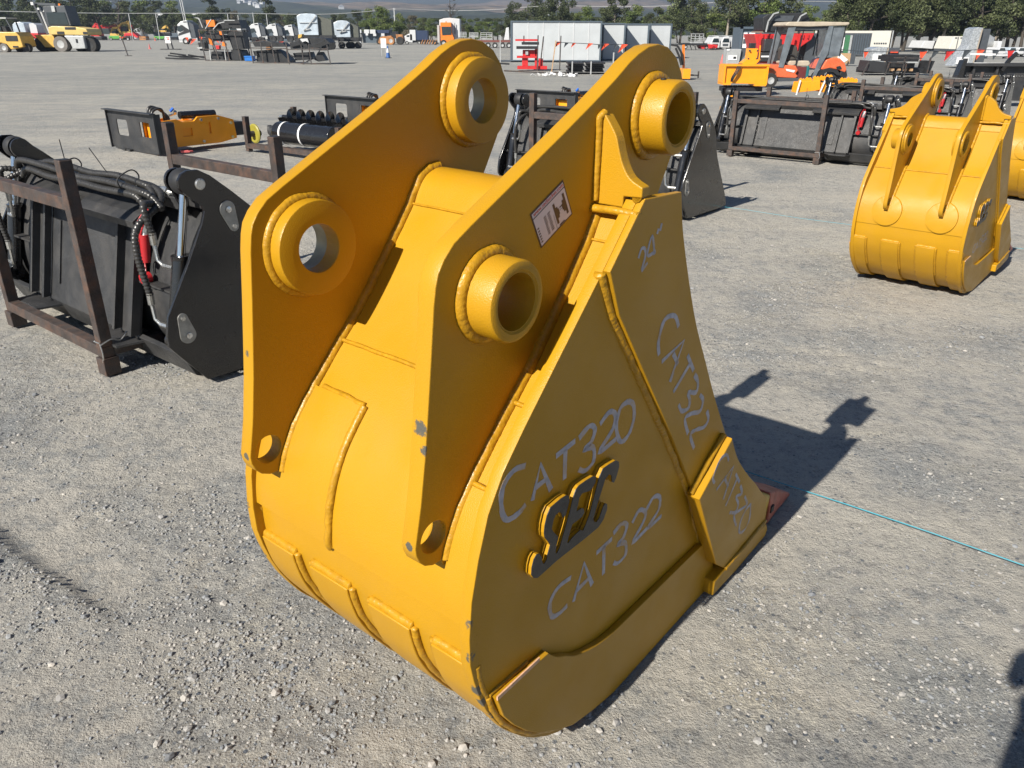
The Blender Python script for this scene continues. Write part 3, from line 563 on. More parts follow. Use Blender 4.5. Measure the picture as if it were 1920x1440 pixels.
def text_mesh(name, txt, size, m, parent, mat3, loc, ext=.0004, align='LEFT', sx=1.0):
    cu = bpy.data.curves.new(name, 'FONT'); cu.body = txt; cu.size = size; cu.extrude = ext; cu.align_x = align; cu.resolution_u = 2
    t = bpy.data.objects.new('tmp', cu); col.objects.link(t)
    dg = bpy.context.evaluated_depsgraph_get(); me = bpy.data.meshes.new_from_object(t.evaluated_get(dg))
    bpy.data.objects.remove(t); bpy.data.curves.remove(cu); me.materials.clear()
    for v in me.vertices: v.co = mat3 @ Vector((v.co.x*sx, v.co.y, v.co.z)) + Vector(loc)
    me.name = name
    return finish(name, me, m, parent)
def sticker(root, y):
    A, B, C_, D = [Vector(_rs(q_)) for q_ in ((-.3496, 1.1626), (-.2613, 1.2068), (-.2304, 1.1440), (-.3172, 1.1011))]
    ex, ey = (C_-D), (A-D)
    def q(a, b): p = D+ex*a+ey*b; return (p.x, p.y)
    def rect(mb, a0, b0, a1, b1, l): return mb.prism([q(a0, b0), q(a1, b0), q(a1, b1), q(a0, b1)], y-l, y-l-.0003)
    st = rect(MB(), 0, 0, 1, 1, .0003).build('sticker', stick_dark, root)
    rect(MB(), .03, .045, .97, .955, .0008).build('sticker_sheet', stick_white, st)
    d = MB(); rect(d, .03, .815, .97, .835, .0012)
    for (a0, b0, a1, b1) in ((.56, .14, .615, .70), (.615, .26, .665, .56), (.665, .33, .69, .49), (.86, .15, .915, .72), (.81, .27, .86, .58), (.785, .34, .81, .50), (.52, .04, .524, .44), (.52, .04, .80, .048), (.70, .41, .775, .416)): rect(d, a0, b0, a1, b1, .0012)
    random.seed(3)
    for k in range(6): rect(d, .05, .12+.075*k, .10, .15+.075*k, .0012)
    for k in range(9): rect(d, .27, .14+.058*k, .27+.05+.03*random.random(), .165+.058*k, .0012); rect(d, .38, .14+.058*k, .38+.06+.03*random.random(), .165+.058*k, .0012)
    rect(d, .60, .06, .75, .09, .0012); rect(d, .72, .46, .78, .49, .0012)
    d.build('sticker_print', stick_dark, st)
    exn, eyn = ex.normalized(), ey.normalized()
    M = Matrix(((exn.x, eyn.x, 0), (0, 0, -1), (exn.y, eyn.y, 0)))
    p = q(.06, .865); text_mesh('sticker_web_line', 'www.secbucket.com', .0105, stick_red, st, M, (p[0], y-.0014, p[1]), .0002)
XM = Vector((.62789, .77830, -.00035)); WM = Vector((-.77822, .62784, .01348)); ZM = Vector((.01071, -.0082, .99991))
bucket_rot = Matrix((XM, WM, ZM)).transposed()
main_bucket = build_bucket('large yellow bucket in the foreground with CAT320 and 24" written on its shaded side', Vector((.0462, 1.6710, 0)), bucket_rot, 1.0, main=True, group='yellow excavator buckets')
rb_rot = Matrix.Rotation(R(48.0), 3, 'Z') @ Matrix.Rotation(R(-4.2), 3, 'Y')
right_bucket = build_bucket('yellow bucket with two round patches on its back, right of the big one', Vector((2.625, 4.86, .0)), rb_rot, .862, hw=.359, ec=.172, eo=-.018, main=False, group='yellow excavator buckets')
p3 = Vector((2.625, 4.86, 0))+Vector((XM.x, XM.y, 0)).normalized()*3.55+Vector((.16, -.12, 0))
third = dup(right_bucket, (0, 0, 0)); third.matrix_world = Matrix.Translation(p3) @ rb_rot.to_4x4() @ Matrix.Scale(.862, 4)
third['label'] = 'yellow bucket cut off by the right edge, behind the round patched one'
# ================================================================ skid steer loader buckets (black) in their steel cradles
LPROF = [(-.047, .850), (-.045, .880), (-.028, .903), (.0, .915), (.045, .913), (.095, .885), (.181, .812), (.283, .718), (.323, .650), (.343, .568), (.396, .459), (.507, .297), (.610, .150), (.665, .055), (.672, .022), (.575, .012), (.013, .020), (-.060, .022), (-.169, .165), (-.205, .215), (-.206, .262), (-.188, .343), (-.062, .543), (.030, .700), (.048, .745), (.040, .770), (.0, .800)]
PIN_A, PIN_B, TD1, TD2 = (.026, .858), (-.075, .205), (.150, .738), (-.118, .248)
def hose(mb, pts, r=.012, rib=False, sub=8):
    P = smooth_poly([tuple(p) for p in pts], False, sub); P = [Vector(p) for p in P]
    if rib:
        P = resample(P, .0045); mb.tube(P, [r*(1+.13*math.sin(i*2*PI/3.6)) for i in range(len(P))], 8)
    else: mb.tube(P, r, 7)
    return mb
def build_loader(label, u0, w0, L=1.85, rib=False, seed=1, group='black loader buckets lying in rows', zs=1.0, loc=None, rz=None):
    root = thing('loader_bucket', label, 'loader bucket', loc if loc is not None else yard(u0, w0), AZ if rz is None else rz, group, (1, 1, zs))
    rnd = random.Random(seed)
    for y0, y1 in ((0, .018), (L-.018, L)):
        cut_plate('side_plate', LPROF, [], y0, y1, blk_gloss, root, .0015)
    wall = smooth_poly([(.13, .735), (.060, .660), (-.005, .545), (-.045, .43), (-.065, .30), (-.055, .19), (-.005, .10), (.09, .045), (.30, .022), (.66, .018)], False, 4)
    MB().sheet(wall[::-1], .018, L-.018, -.010).build('back_wall', blk, root, auto=30)
    led = MB(); led.box((-.075, .205, .405), (.050, .36, .010)); led.build('ledge', blk, root); led = MB(); led.box((-.075, L-.205, .405), (.050, .36, .010)); led.build('ledge', blk, root)
    a, b_ = .385, L-.385
    def panel(y0, y1, off, th, zlo=.155, zhi=.665):
        def X(z): return -.150+(z-.155)*.245
        p = [(X(zlo)-off, zlo), (X(zhi)-off, zhi), (X(zhi)-off+th, zhi), (X(zlo)-off+th, zlo)]
        return MB().prism(p, y0, y1)
    pn = panel(a, b_, 0, .012).build('attach_panel', blk, root, bevel=.002)
    for y0, y1 in ((a, a+.030), (a+.155, a+.175), (b_-.175, b_-.155), (b_-.030, b_)): panel(y0, y1, .040, .050, .165, .64).build('attach_rib', blk, root, bevel=.002)
    for yy in (a+.215, b_-.285): panel(yy, yy+.07, .010, .012, .25, .56).build('raised_pad', blk, root, bevel=.0015)
    wl = MB(); X = lambda z: -.150+(z-.155)*.245
    for yy in (a+.178, b_-.178): weld(wl, [(X(z)-.003, yy, z) for z in (.18, .62)], .0055, 3, .4, 6)
    wl.build('rib_weld', blk_gloss, root, smooth=True)
    tf = MB(); tf.sheet([(.075, .742), (-.045, .700), (-.088, .672), (-.082, .640)], a-.02, a+.52, .010); tf.sheet([(.075, .742), (-.045, .700), (-.088, .672), (-.082, .640)], b_-.42, b_+.02, .010)
    tf.build('top_flange', blk, root, bevel=.002)
    MB().prism([(.06, .735), (-.02, .705), (.0, .66), (.07, .69)], a+.50, b_-.40).build('flange_web', blk, root)
    for y0, y1, s_ in ((a-.02, a+.27, 1), (b_-.27, b_+.02, -1)):
        bf = MB(); yy0, yy1 = (y0, y1)
        bf.prism([(-.255, yy0+.03), (-.255, yy1-.07), (-.15, yy1+.02), (-.13, yy1), (-.13, yy0)], .128, .140, 'XY'); bf.build('bottom_flange', blk, root, bevel=.0015)
    MB().prism([(-.150, .155), (-.10, .05), (-.02, .012), (.02, .02), (-.06, .07), (-.13, .165)], .02, L-.02).build('clam_edge', blk, root, bevel=.002)
    MB().box((.10, L/2, .762), (.075, L-.04, .035)).build('top_tray', blk, root, bevel=.004)
    MB().box((.045, L/2, .752), (.012, L-.3, .050)).build('tray_lip', blk, root, bevel=.003)
    # cylinders, pins
    for yc, s_ in ((.080, 1), (L-.080, -1)):
        A = Vector((PIN_A[0]-.002, yc, PIN_A[1])); Bq = Vector((PIN_B[0]-.055, yc, PIN_B[1])); d = Bq-A
        cy = MB().cyl(A+d*.46, A+d*.97, .036, 24).build('cylinder', blk_gloss, root, smooth=True, auto=35)
        MB().cyl(A+d*.03, A+d*.47, .0185, 20).build('rod', chrome, cy, smooth=True, auto=35)
        MB().lathe([(.0, -.008), (.040, -.008), (.040, .008), (.0, .008)], tuple(A+d*.46), 'Z', 20).build('gland', blk_gloss, cy, auto=35)
        MB().lathe([(.014, -.035), (.050, -.035), (.055, -.020), (.055, .020), (.050, .035), (.014, .035)], (PIN_A[0], yc+s_*.005, PIN_A[1]), 'Y', 28).build('rod_eye', rubber, root, smooth=True, auto=35)
        MB().lathe([(.012, -.03), (.040, -.03), (.040, .03), (.012, .03)], (PIN_B[0]-.055, yc, PIN_B[1]), 'Y', 24).build('cylinder_eye', blk_gloss, root, smooth=True, auto=35)
        arm = [(PIN_A[0]+.050*math.cos(t), PIN_A[1]+.050*math.sin(t)) for t in [R(k) for k in range(35, 240, 12)]]+[(.03, .74), (.16, .62), (.24, .66), (.16, .78)]
        cut_plate('arm_cheek', arm, [], yc+s_*.062, yc+s_*.078, blk_gloss, root, .0015)
        face = -.0 if s_ > 0 else L
        MB().lathe([(0, 0), (.023, 0), (.023, -s_*.006), (.019, -s_*.010), (0, -s_*.010)], (PIN_A[0]+.018, face, PIN_A[1]-.002), 'Y', 24).build('pin_head', zinc, root, smooth=True, auto=35)
        for q, dirn in ((TD1, (.02, -.075)), (TD2, (-.012, .078))):
            r1, r2 = .036, .022; c1, c2_ = Vector(q), Vector(q)+Vector(dirn); ax = math.atan2(dirn[1], dirn[0]); pl = []
            for k in range(15): t = ax+R(80)+R(200)*k/14; pl.append((c1.x+r1*math.cos(t), c1.y+r1*math.sin(t)))
            for k in range(9): t = ax-R(80)+R(160)*k/8; pl.append((c2_.x+r2*math.cos(t), c2_.y+r2*math.sin(t)))
            tp = cut_plate('pin_plate', pl, [], face-s_*.006, face, zinc_dull, root, .001)
            MB().lathe([(0, 0), (.013, 0), (.013, -s_*.010), (.0, -s_*.012)], (c1.x, face-s_*.006, c1.y), 'Y', 16).build('grease_pin', chrome, tp, smooth=True, auto=35)
            MB().lathe([(0, 0), (.010, 0), (.010, -s_*.007), (.0, -s_*.007)], (c2_.x, face-s_*.006, c2_.y), 'Y', 6).build('bolt', zinc, tp)
        for t_, up in ((.52, .05), (.90, .02)):
            P = A+d*t_; q0 = P+Vector((-.03, s_*.005, 0)); q1 = P+Vector((-.035, s_*.075, .0)); q2 = q1+Vector((-.008, s_*.022, .020)); q3 = q1+Vector((-.008, s_*.030, .085))
            MB().cyl(q0, q1, .011, 6).tube([q1, q2, q3], .0085, 8).cyl(q3, q3+Vector((0, 0, .05)), .015, 10).build('hose_fitting', zinc, root, smooth=True, auto=35)
            h = MB(); top = Vector((-.01+.02*rnd.random(), yc+s_*(.16+.05*rnd.random()), .74))
            hose(h, [q3+Vector((0, 0, .04)), q3+Vector((-.01, s_*.01, .16 if t_ < .6 else .30)), top+Vector((-.02, -s_*.02, .02)), top+Vector((.03, s_*.10, .06)), top+Vector((.04, s_*.30, .065))], .0145, rib); h.build('hose', hose_m, root, smooth=True)
    for k, (dx, dz, j) in enumerate(((-.040, .808, 0), (-.008, .790, 1), (-.055, .782, 2), (.020, .815, 3))):
        h = MB(); y0_, y1_ = .20+.03*j, L-.22-.05*j
        pts = [(-.03, y0_, .74), (dx+.01, y0_+.06, dz-.03)]+[(dx+.006*rnd.uniform(-1, 1), y0_+.12+(y1_-y0_-.2)*t, dz+.010*rnd.uniform(-1, 1)) for t in (0, .25, .5, .75, 1)]+[(dx, y1_, dz-.04)]
        if k < (4 if rib else 3): hose(h, pts, .0150, rib); h.build('hose', hose_m, root, smooth=True)
    cz = MB(); cz.cyl((.055, .22, .79), (.045, .46, .795), .009, 8).cyl((.058, .22, .765), (.048, .46, .772), .009, 8); cz.build('steel_line', zinc, root, smooth=True)
    for (yy, zz, xx) in ((.255, .775, .052), (.275, .795, .050)):
        MB().cyl((xx, yy, zz), (xx, yy+.05, zz), .016, 6).build('coupling', zinc, root)
    # capped quick couplers hanging
    cp = MB().cyl((-.045, .315, .70), (-.060, .320, .63), .020, 10).cyl((-.060, .320, .63), (-.075, .322, .58), .016, 10).build('coupler', zinc, root, smooth=True, auto=35)
    rc = MB(); rc.cyl((-.066, .322, .62), (-.080, .324, .50), .024, 12, .018); hose(rc, [(-.05, .31, .70), (-.02, .33, .73), (-.08, .345, .66), (-.10, .345, .52), (-.085, .335, .47)], .0045); hose(rc, [(-.06, .30, .69), (-.10, .34, .56), (-.07, .36, .50), (-.085, .34, .44)], .004)
    rc.cyl((-.110, .335, .425), (-.070, .335, .430), .024, 14); rc.build('red_coupler_cap', red_plastic, root, smooth=True, auto=40)
    for yy in (.47, 1.02): hose(MB(), [(-.06, yy, .80), (-.065, yy, .84), (.0, yy, .87), (.03, yy, .84), (.0, yy-.01, .79)], .003).build('cable_tie', rubber, root)
    MB().tube([(-.045, .60, .85), (-.075, .66, .955)], .0022, 5).build('tie_tail', rubber, root); MB().tube([(-.04, 1.02, .85), (-.045, 1.02, .96)], .0025, 5).build('tie_tail', rubber, root)
    return root
def build_rack(label, u0, w0, H=.945, ya=.46, yb=1.48, mt=None, loc=None, rz=None, group='steel cradles under the loader buckets', s=.052, zs=1.0):
    mt = mt or rust; xa, xb = -.275, .745
    root = thing('steel_cradle', label, 'steel rack', loc if loc is not None else yard(u0, w0), AZ if rz is None else rz, group, (1, 1, zs))
    for x in (xa, xb):
        for y in (ya, yb):
            p = MB(); p.box((x, y, .135+(H-.135)/2), (s, s, H-.135)); p.build('post', mt, root, bevel=.003)
            MB().box((x, y, H+.0005), (s-.008, s-.008, .003)).build('post_mouth', rubber, root)
            MB().box((x, y, .040), (s+.02, s+.02, .080)).build('foot_block', mt, root, bevel=.003)
        MB().box((x, (ya+yb)/2, .109), (s, yb-ya+s, s)).build('bottom_beam', mt, root, bevel=.003)
        MB().box((x, (ya+yb)/2, (.765 if x < 0 else .745)), (s*.9, yb-ya-s, s*1.05)).build('top_beam', mt, root, bevel=.003)
    for y in (ya, yb): MB().box(((xa+xb)/2, y, .1095), (xb-xa-s-.002, s, s-.003)).build('cross_beam', mt, root, bevel=.003)
    tw = MB(); hose(tw, [(xa-.03, ya-.03, .15), (xa+.02, ya-.032, .165), (xa+.06, ya-.03, .15), (xa+.10, ya-.025, .18)], .003); hose(tw, [(xa-.028, ya-.02, .16), (xa-.03, ya-.035, .11), (xa-.034, ya-.03, .07)], .003)
    hose(tw, [(xa-.03, ya+.03, .155), (xa-.032, ya-.03, .160)], .003)
    tw.build('wire_tie', zinc, root)
    return root
build_loader('black loader bucket with corrugated hoses at left, partly hidden by the large yellow bucket', 1.670, 3.02, rib=True, seed=1)
build_rack('rusty box section cradle at the left edge, closest to the camera', 1.67, 3.02)
build_loader('black loader bucket seen between and right of the big yellow bucket ears', 6.0, 2.93, L=1.93, seed=2)
build_rack('rusty cradle seen between the two ears of the big yellow bucket', 6.0, 2.93, ya=.44, yb=1.46)
build_loader('black loader bucket with a red capped coupler, directly behind the round patched yellow bucket', 10.02, 2.50, L=2.12, seed=3, zs=.86)
build_rack('brown cradle with two upright posts across the right centre bucket', 10.02, 2.50, H=.90, ya=.70, yb=1.80, zs=.86)
build_loader('black loader bucket second in the right hand rows', 13.75, 2.45, L=2.12, seed=4, zs=.86)
build_rack('brown cradle second in the right hand rows', 13.75, 2.45, H=.90, ya=.42, yb=1.45, zs=.86)
build_loader('black loader bucket last in the right hand rows, before the wide blade', 16.95, 2.40, L=2.0, seed=5, zs=.86)
build_rack('brown cradle last in the right hand rows, before the wide blade', 16.95, 2.40, H=.90, ya=.62, yb=1.50, zs=.86)
build_loader('black loader bucket of the right hand rows, mostly hidden by the upper right yellow bucket', 13.4, -.2, L=1.95, seed=6, zs=.86)
# strings that mark out the rows
s1 = MB(); s1.tube([Vector(yard(2.385, w, .010+.004*math.sin(w*5))) for w in [x*.25 for x in range(-8, 20)]], .0017, 5)
tag(s1.build('marking_string', teal_m), 'teal string on the ground beside the big bucket tooth', 'string', 'teal strings on the ground')
s2 = MB(); s2.tube([Vector(yard(6.62, w, .010+.004*math.sin(w*5))) for w in [x*.25 for x in range(-12, 16)]], .0015, 5)
tag(s2.build('marking_string', teal_m), 'teal string on the ground running to the round patched yellow bucket', 'string', 'teal strings on the ground')
# ---------------------------------------------------------------- hydraulic breakers on skid plates
def breaker(label, u, w, full=True, sc=1.0):
    root = thing('hydraulic_breaker', label, 'hydraulic breaker', yard(u, w), AZ, 'hydraulic breakers on black mounting plates', sc)
    W_, H_ = 1.24, .50
    cut_plate('mount_plate', [(0, .03), (.0, H_), (W_, H_), (W_, .03), (W_-.10, 0), (.12, 0)], [[(.74, .20), (.74, .36), (.76, .38), (1.00, .38), (1.02, .36), (1.02, .20), (1.00, .18), (.76, .18)], [(.18, .20), (.18, .38), (.42, .38), (.42, .20)]], 0, .012, blk, root, .001)
    pl = root.children[-1]
    for ch in root.children:
        for v in ch.data.vertices: x, y, z = v.co; v.co = (y, x, z)
    MB().box((-.03, W_/2, H_-.006), (.075, W_, .012)).build('top_lip', blk, root); MB().box((.02, W_-.006, H_/2), (.09, .012, H_-.02)).build('end_lip', blk, root); MB().box((.02, .006, H_/2), (.09, .012, H_-.02)).build('end_lip', blk, root)
    for yy in (.25, .38): MB().box((-.02, yy+.5, .01), (.05, .10, .02)).build('foot_tab', blk, root)
    body = [(.06, .06), (.06, .38), (.36, .40), (.44, .36), (.60, .36), (.66, .41), (.95, .41), (1.18, .34), (1.20, .10), (.95, .06)]
    for yy in (.16, .44):
        cut_plate('breaker_side_plate', body, [[(.42, .18), (.42, .28), (.56, .28), (.56, .18)], [(.80, .19), (.80, .33), (.83, .33), (.83, .19)]], yy, yy+.03, orange_y, root, .002)
    for (x, z) in ((.70, .37), (.95, .37), (1.13, .30), (1.13, .12), (.70, .10), (.30, .33)): MB().cyl((x, .145, z), (x, .485, z), .018, 8).build('tie_bolt', zinc, root)
    MB().box((.62, .315, .22), (1.05, .26, .27)).build('hammer_body', orange_y, root, bevel=.02)
    MB().cyl((.50, .315, .43), (1.0, .315, .42), .048, 16).build('accumulator', blk_gloss, root, smooth=True, auto=35)
    MB().box((1.27, .315, .21), (.18, .18, .18)).build('nose', blk, root, bevel=.01)
    MB().cyl((1.34, .315, .20), (1.60, .315, .16), .045, 14, .04).build('chisel', blk, root, smooth=True, auto=35)
    h = MB()
    for k in range(3): hose(h, [(.10, .30+.04*k, .36), (.14, .30+.04*k, .50+.02*k), (.26, .31+.04*k, .52), (.30+.03*k, .34, .40), (.28, .33, .30)], .017)
    h.build('hose', hose_m, root, smooth=True); MB().cyl((.34, .28, .44), (.44, .28, .46), .014, 8).cyl((.40, .25, .46), (.40, .22, .49), .02, 10).build('valve', zinc, root); MB().cyl((.34, .24, .49), (.38, .22, .53), .018, 8).build('blue_cap', mat('blue_cap', (.02, .12, .5), .4), root)
    return root
b1 = breaker('orange hydraulic breaker on a black plate, left of the auger set', 5.09, 9.76)
breaker('orange hydraulic breaker behind the black plate seen between the bucket ears', 11.55, 7.95, sc=1.02)
breaker('orange hydraulic breaker whose black plate just shows over the far ear', 8.55, 9.55, sc=1.0)
pb = thing('yellow_disc', 'yellow round end plate standing between the breaker and the augers', 'disc', hit(470, 279)+Vector((0, .25, .15)), AZ)
MB().lathe([(0, -.02), (.13, -.02), (.15, -.008), (.15, .008), (.13, .02), (0, .02)], (0, 0, .02), 'X', 28).build('rim', mat('lime_yellow', (.27, .24, .035), .4), pb, auto=30); pb.scale = (.85, .85, .85); MB().cyl((-.10, 0, .02), (.10, 0, .02), .045, 14).build('hub', darksteel, pb, auto=30)
rg = MB(); rg.box((0, 0, .02), (.10, .05, .03), .4).box((.06, .03, .018), (.07, .04, .02), 1.1); tag(rg.build('red_rag', mat('red_white_rag', (.6, .12, .12), .8), bevel=.008), 'small red rag on the gravel under the left breaker', 'rag').location = hit(347, 287)
# ---------------------------------------------------------------- auger set
ar = thing('auger_rack', 'low steel channel rack holding the auger set', 'steel rack', (0, 0, 0))
PA, PB, PC, PD = hit(468, 283), hit(640, 305), hit(556, 258), hit(705, 280)
for P, tall in ((PA, .43), (PB, .40), (PC, .43)): MB().box((P.x, P.y, tall/2), (.065, .065, tall), AZ).build('post', rust, ar, bevel=.003)
ar2 = [(PA, PB), (PC, PD)]
for a_, b_ in ar2: MB().bar(a_+Vector((0, 0, .07)), b_+Vector((0, 0, .07)), .08, .06).build('channel', rust, ar)
axd = (PB-PA).normalized(); nrm = Vector((-axd.y, axd.x, 0))
def auger(label, c, d, length, rad, pitch=.16):
    t = thing('auger', label, 'auger', c, 0, 'black earth augers'); d = Vector(d).normalized()
    MB().cyl((0, 0, 0), tuple(d*length), .028, 12).build('shaft', blk_gloss, t, smooth=True, auto=35)
    m_ = MB(); e1 = d.cross(Vector((0, 0, 1))).normalized(); e2 = d.cross(e1); n = int(length/pitch*16); o_ = 0
    for i in range(n+1):
        th = 2*PI*i/16; p = d*(.03+(length-.06)*i/n); q = e1*math.cos(th)+e2*math.sin(th); m_.v += [tuple(p+q*.026), tuple(p+q*rad), tuple(p+q*rad+d*.008), tuple(p+q*.026+d*.008)]
    for i in range(n):
        for a0, a1 in ((0, 1), (1, 2), (2, 3), (3, 0)): m_.f.append((4*i+a0, 4*i+a1, 4*i+4+a1, 4*i+4+a0))
    m_.build('flighting', blk_gloss, t, smooth=True, auto=40); MB().cyl(tuple(-d*.07), tuple(d*.01), .012, 8, .03).build('point', zinc, t)
M0 = PA+axd*.18+nrm*.30
auger('black auger with wide flighting, top of the auger set', M0+nrm*.16+Vector((0, 0, .40)), axd, 1.15, .115, .19)
auger('narrow black auger behind the widest one of the auger set', M0+nrm*.42+Vector((0, 0, .34)), axd, 1.3, .09, .2)
auger('black auger lowest in the auger set', M0+nrm*.36+axd*.2+Vector((0, 0, .19)), axd, 1.0, .10, .32)
ad = thing('auger_drive', 'black cylindrical auger drive body strapped in its rack', 'auger drive', M0+axd*.16-nrm*.06+Vector((0, 0, .235)))
MB().cyl((0, 0, 0), tuple(axd*1.05), .135, 28).build('housing', blk_gloss, ad, smooth=True, auto=35, bevel=.01); MB().cyl(tuple(-axd*.12), (0, 0, 0), .08, 20).build('hub', blk, ad, auto=30); MB().lathe([(.02, -.02), (.06, -.02), (.06, .02), (.02, .02)], tuple(-axd*.18+Vector((0, 0, .02))), 'X', 16).build('eye', blk, ad)
for k in (.05, .42): MB().lathe([(.137, -.015), (.141, -.015), (.141, .015), (.137, .015)], (0, 0, 0), 'X', 28).build('strap', strap_m, ad).matrix_local = Matrix.Translation(axd*(k+.1)) @ axd.to_track_quat('X', 'Z').to_matrix().to_4x4()
# ================================================================ the far side of the yard
white_p = mat('white_vehicle_paint', (.52, .53, .54), .4, var=.05); offwhite = mat('offwhite_panel', (.43, .455, .47), .5, var=.06, vscale=1.5); slate = mat('slate_grey_frame', (.075, .10, .125), .5, var=.1)
darkgrey = mat('dark_grey_cladding', (.06, .068, .078), .55); glass = mat('dark_window', (.02, .03, .035), .08, spec=.8); tyre = mat('tyre', (.025, .024, .023), .8); dusty = mat('dusty_tyre', (.16, .15, .14), .9)
cat_y = mat('pale_yellow_machine', (.58, .42, .14), .45, var=.15, vscale=1.5); cat_y2 = mat('stronger_yellow_machine', (.60, .37, .08), .45, var=.15); red_p = mat('red_machine_paint', (.50, .025, .025), .4, var=.1); org_p = mat('orange_machine_paint', (.72, .19, .02), .4); org_r = mat('cart_orange_red', (.62, .13, .05), .3, coat=.4)
grn_p = mat('green_machine_paint', (.08, .30, .05), .5); blu_p = mat('blue_plastic', (.02, .16, .52), .4); pens = mat('pennant_red', (.80, .09, .035), .6); pens_k = mat('pennant_dark', (.05, .06, .07), .6)
gal = mat('galvanised', (.42, .43, .43), .5, metal=.3, var=.1); silver = mat('silver_tarp', (.40, .46, .52), .35, var=.2, vscale=2); wrap = mat('clear_wrap', (.30, .32, .34), .18, var=.4, vscale=12, bump=.8, bscale=30, spec=.9); beige = mat('beige_plastic', (.42, .36, .28), .5)
vinyl = mat('clear_vinyl', (.13, .15, .17), .12, spec=.8, var=.3, vscale=5); black_p = mat('black_machine', (.018, .019, .021), .5, var=.3, vscale=4); navy = mat('navy_panel', (.02, .035, .08), .5); brown_p = mat('worn_orange_brown', (.34, .15, .05), .6, var=.4, vscale=2); paper = mat('poster_white', (.72, .72, .72), .5); blkplas = mat('black_plastic', (.03, .03, .032), .4)
class Kit:
    """a thing standing on the ground; its outline is given in photo pixels, its depth d in metres behind the front face"""
    def __init__(s, name, label, cat, px, py, group=None, lift=0.0):
        s.P = hit(px, py); s.px = px; s.root = thing(name, label, cat, s.P, 0, group)
        s.sw = ((s.P-Vector((0, 0, CAM_H))).dot(fwv))/F_PX
    def x(s, px): return (px-s.px)*s.sw
    def z(s, py): return max(0.0, zat(s.px, py, s.P))
    def box(s, name, x0, y0, x1, y1, d0, d1, m, parent=None, bev=0.0):
        xa, xb, za, zb = s.x(x0), s.x(x1), s.z(max(y0, y1)), s.z(min(y0, y1))
        return MB().box(((xa+xb)/2, (d0+d1)/2, (za+zb)/2), (xb-xa, d1-d0, max(zb-za, .01))).build(name, m, parent or s.root, bevel=bev)
    def poly(s, name, pts, d0, d1, m, parent=None, bev=0.0):
        return MB().prism([(s.x(a), s.z(b)) for a, b in pts], d0, d1).build(name, m, parent or s.root, bevel=bev)
    def wheel(s, px, py, rp, d0, d1, m=None, rim=True):
        r = rp*s.sw; w = thing('wheel', None, None, (s.x(px), 0, s.z(py))); w.parent = s.root
        MB().lathe([(r*.5, d0), (r*.93, d0), (r, d0+.05), (r, d1-.05), (r*.93, d1), (r*.5, d1)], (0, 0, 0), 'Y', 24).build('tyre', m or tyre, w, auto=40)
        MB().lathe([(0, d0+.03), (r*.52, d0+.01), (r*.52, d1-.02), (0, d1-.03)], (0, 0, 0), 'Y', 16).build('rim', gal if rim else black_p, w, auto=40)
    def bars(s, name, segs, wp, m, parent=None):
        for (a, b) in segs:
            A = (s.x(a[0]), a[2], s.z(a[1])); B = (s.x(b[0]), b[2], s.z(b[1]))
            MB().bar(A, B, wp*s.sw, wp*s.sw).build(name, m, parent or s.root)
# ---- left: forklifts
k = Kit('container_forklift', 'large yellow container forklift with its mast folded up, second machine from the left edge', 'forklift', 118, 97)
k.poly('counterweight_hood', [(99, 65), (100, 51), (108, 49), (150, 50), (170, 54), (172, 60), (171, 66)], 0, 2.2, cat_y, bev=.05); k.box('hood_grille', 131, 50.6, 151, 55.5, -.02, .02, black_p); k.box('vent', 115, 59, 128, 64, -.03, .02, black_p); k.box('vent', 163, 59.5, 171, 64, -.03, .02, black_p)
k.poly('chassis_side', [(66, 66), (103, 65), (103, 89), (82, 89), (76, 78)], .3, 2.0, cat_y2, bev=.03); k.poly('counterweight', [(127, 67), (163, 67), (163, 91), (139, 92), (136, 80)], -.1, 1.6, gal, bev=.05); k.box('tow_eye', 148, 73, 151, 80, -.14, -.1, black_p)
k.poly('cab', [(92, 49), (90, 12), (131, 10), (136, 48)], .6, 2.2, darkgrey, bev=.03); k.poly('cab_window', [(95, 46), (95, 23), (129, 23), (132, 46)], .56, .62, glass); k.box('cab_panel', 107, 11, 113, 22, .5, .6, gal); k.box('beacon', 115, 6, 118, 10, 1, 1.2, org_p)
k.bars('mast_rail', [((62, 5, 1.6), (76, 64, 1.6)), ((82, 12, 1.5), (95, 62, 1.5)), ((70, 9, 1.7), (84, 63, 1.7))], 4, darkgrey); k.bars('mast_head', [((61, 6, 1.6), (103, 8, 1.6))], 4.5, darkgrey); k.bars('lift_cylinder', [((74, 18, 1.4), (82, 62, 1.4)), ((88, 22, 1.4), (94, 52, 1.4))], 3, gal)
k.box('work_lamp', 61, 3, 66, 9, 1.2, 1.4, white_p); k.box('work_lamp', 71, 14, 75, 18, 1.2, 1.4, white_p); k.poly('seat_back', [(83, 22), (87, 14), (92, 15), (93, 23)], 1.0, 1.2, gal)
for a in ((74, 83, 13.5), (92, 84, 12)): k.wheel(a[0], a[1], a[2], .5, 1.4, tyre, False)
k.wheel(115, 83, 13.8, .1, .8, dusty); k.wheel(134, 85, 12, 1.4, 2.0, tyre, False); k.wheel(168, 84, 13.3, .2, .9, tyre, False)
k = Kit('forklift', 'smaller yellow forklift cut by the left edge of the photo', 'forklift', 22, 98)
k.poly('body', [(-40, 90), (-40, 62), (0, 60), (38, 60), (44, 68), (46, 88), (22, 93), (16, 83), (5, 80), (-5, 90)], 0, 1.8, cat_y2, bev=.05); k.box('grille', 17, 67, 39, 77, -.03, .03, black_p); k.box('slot', 27, 86, 37, 89, -.03, .03, black_p)
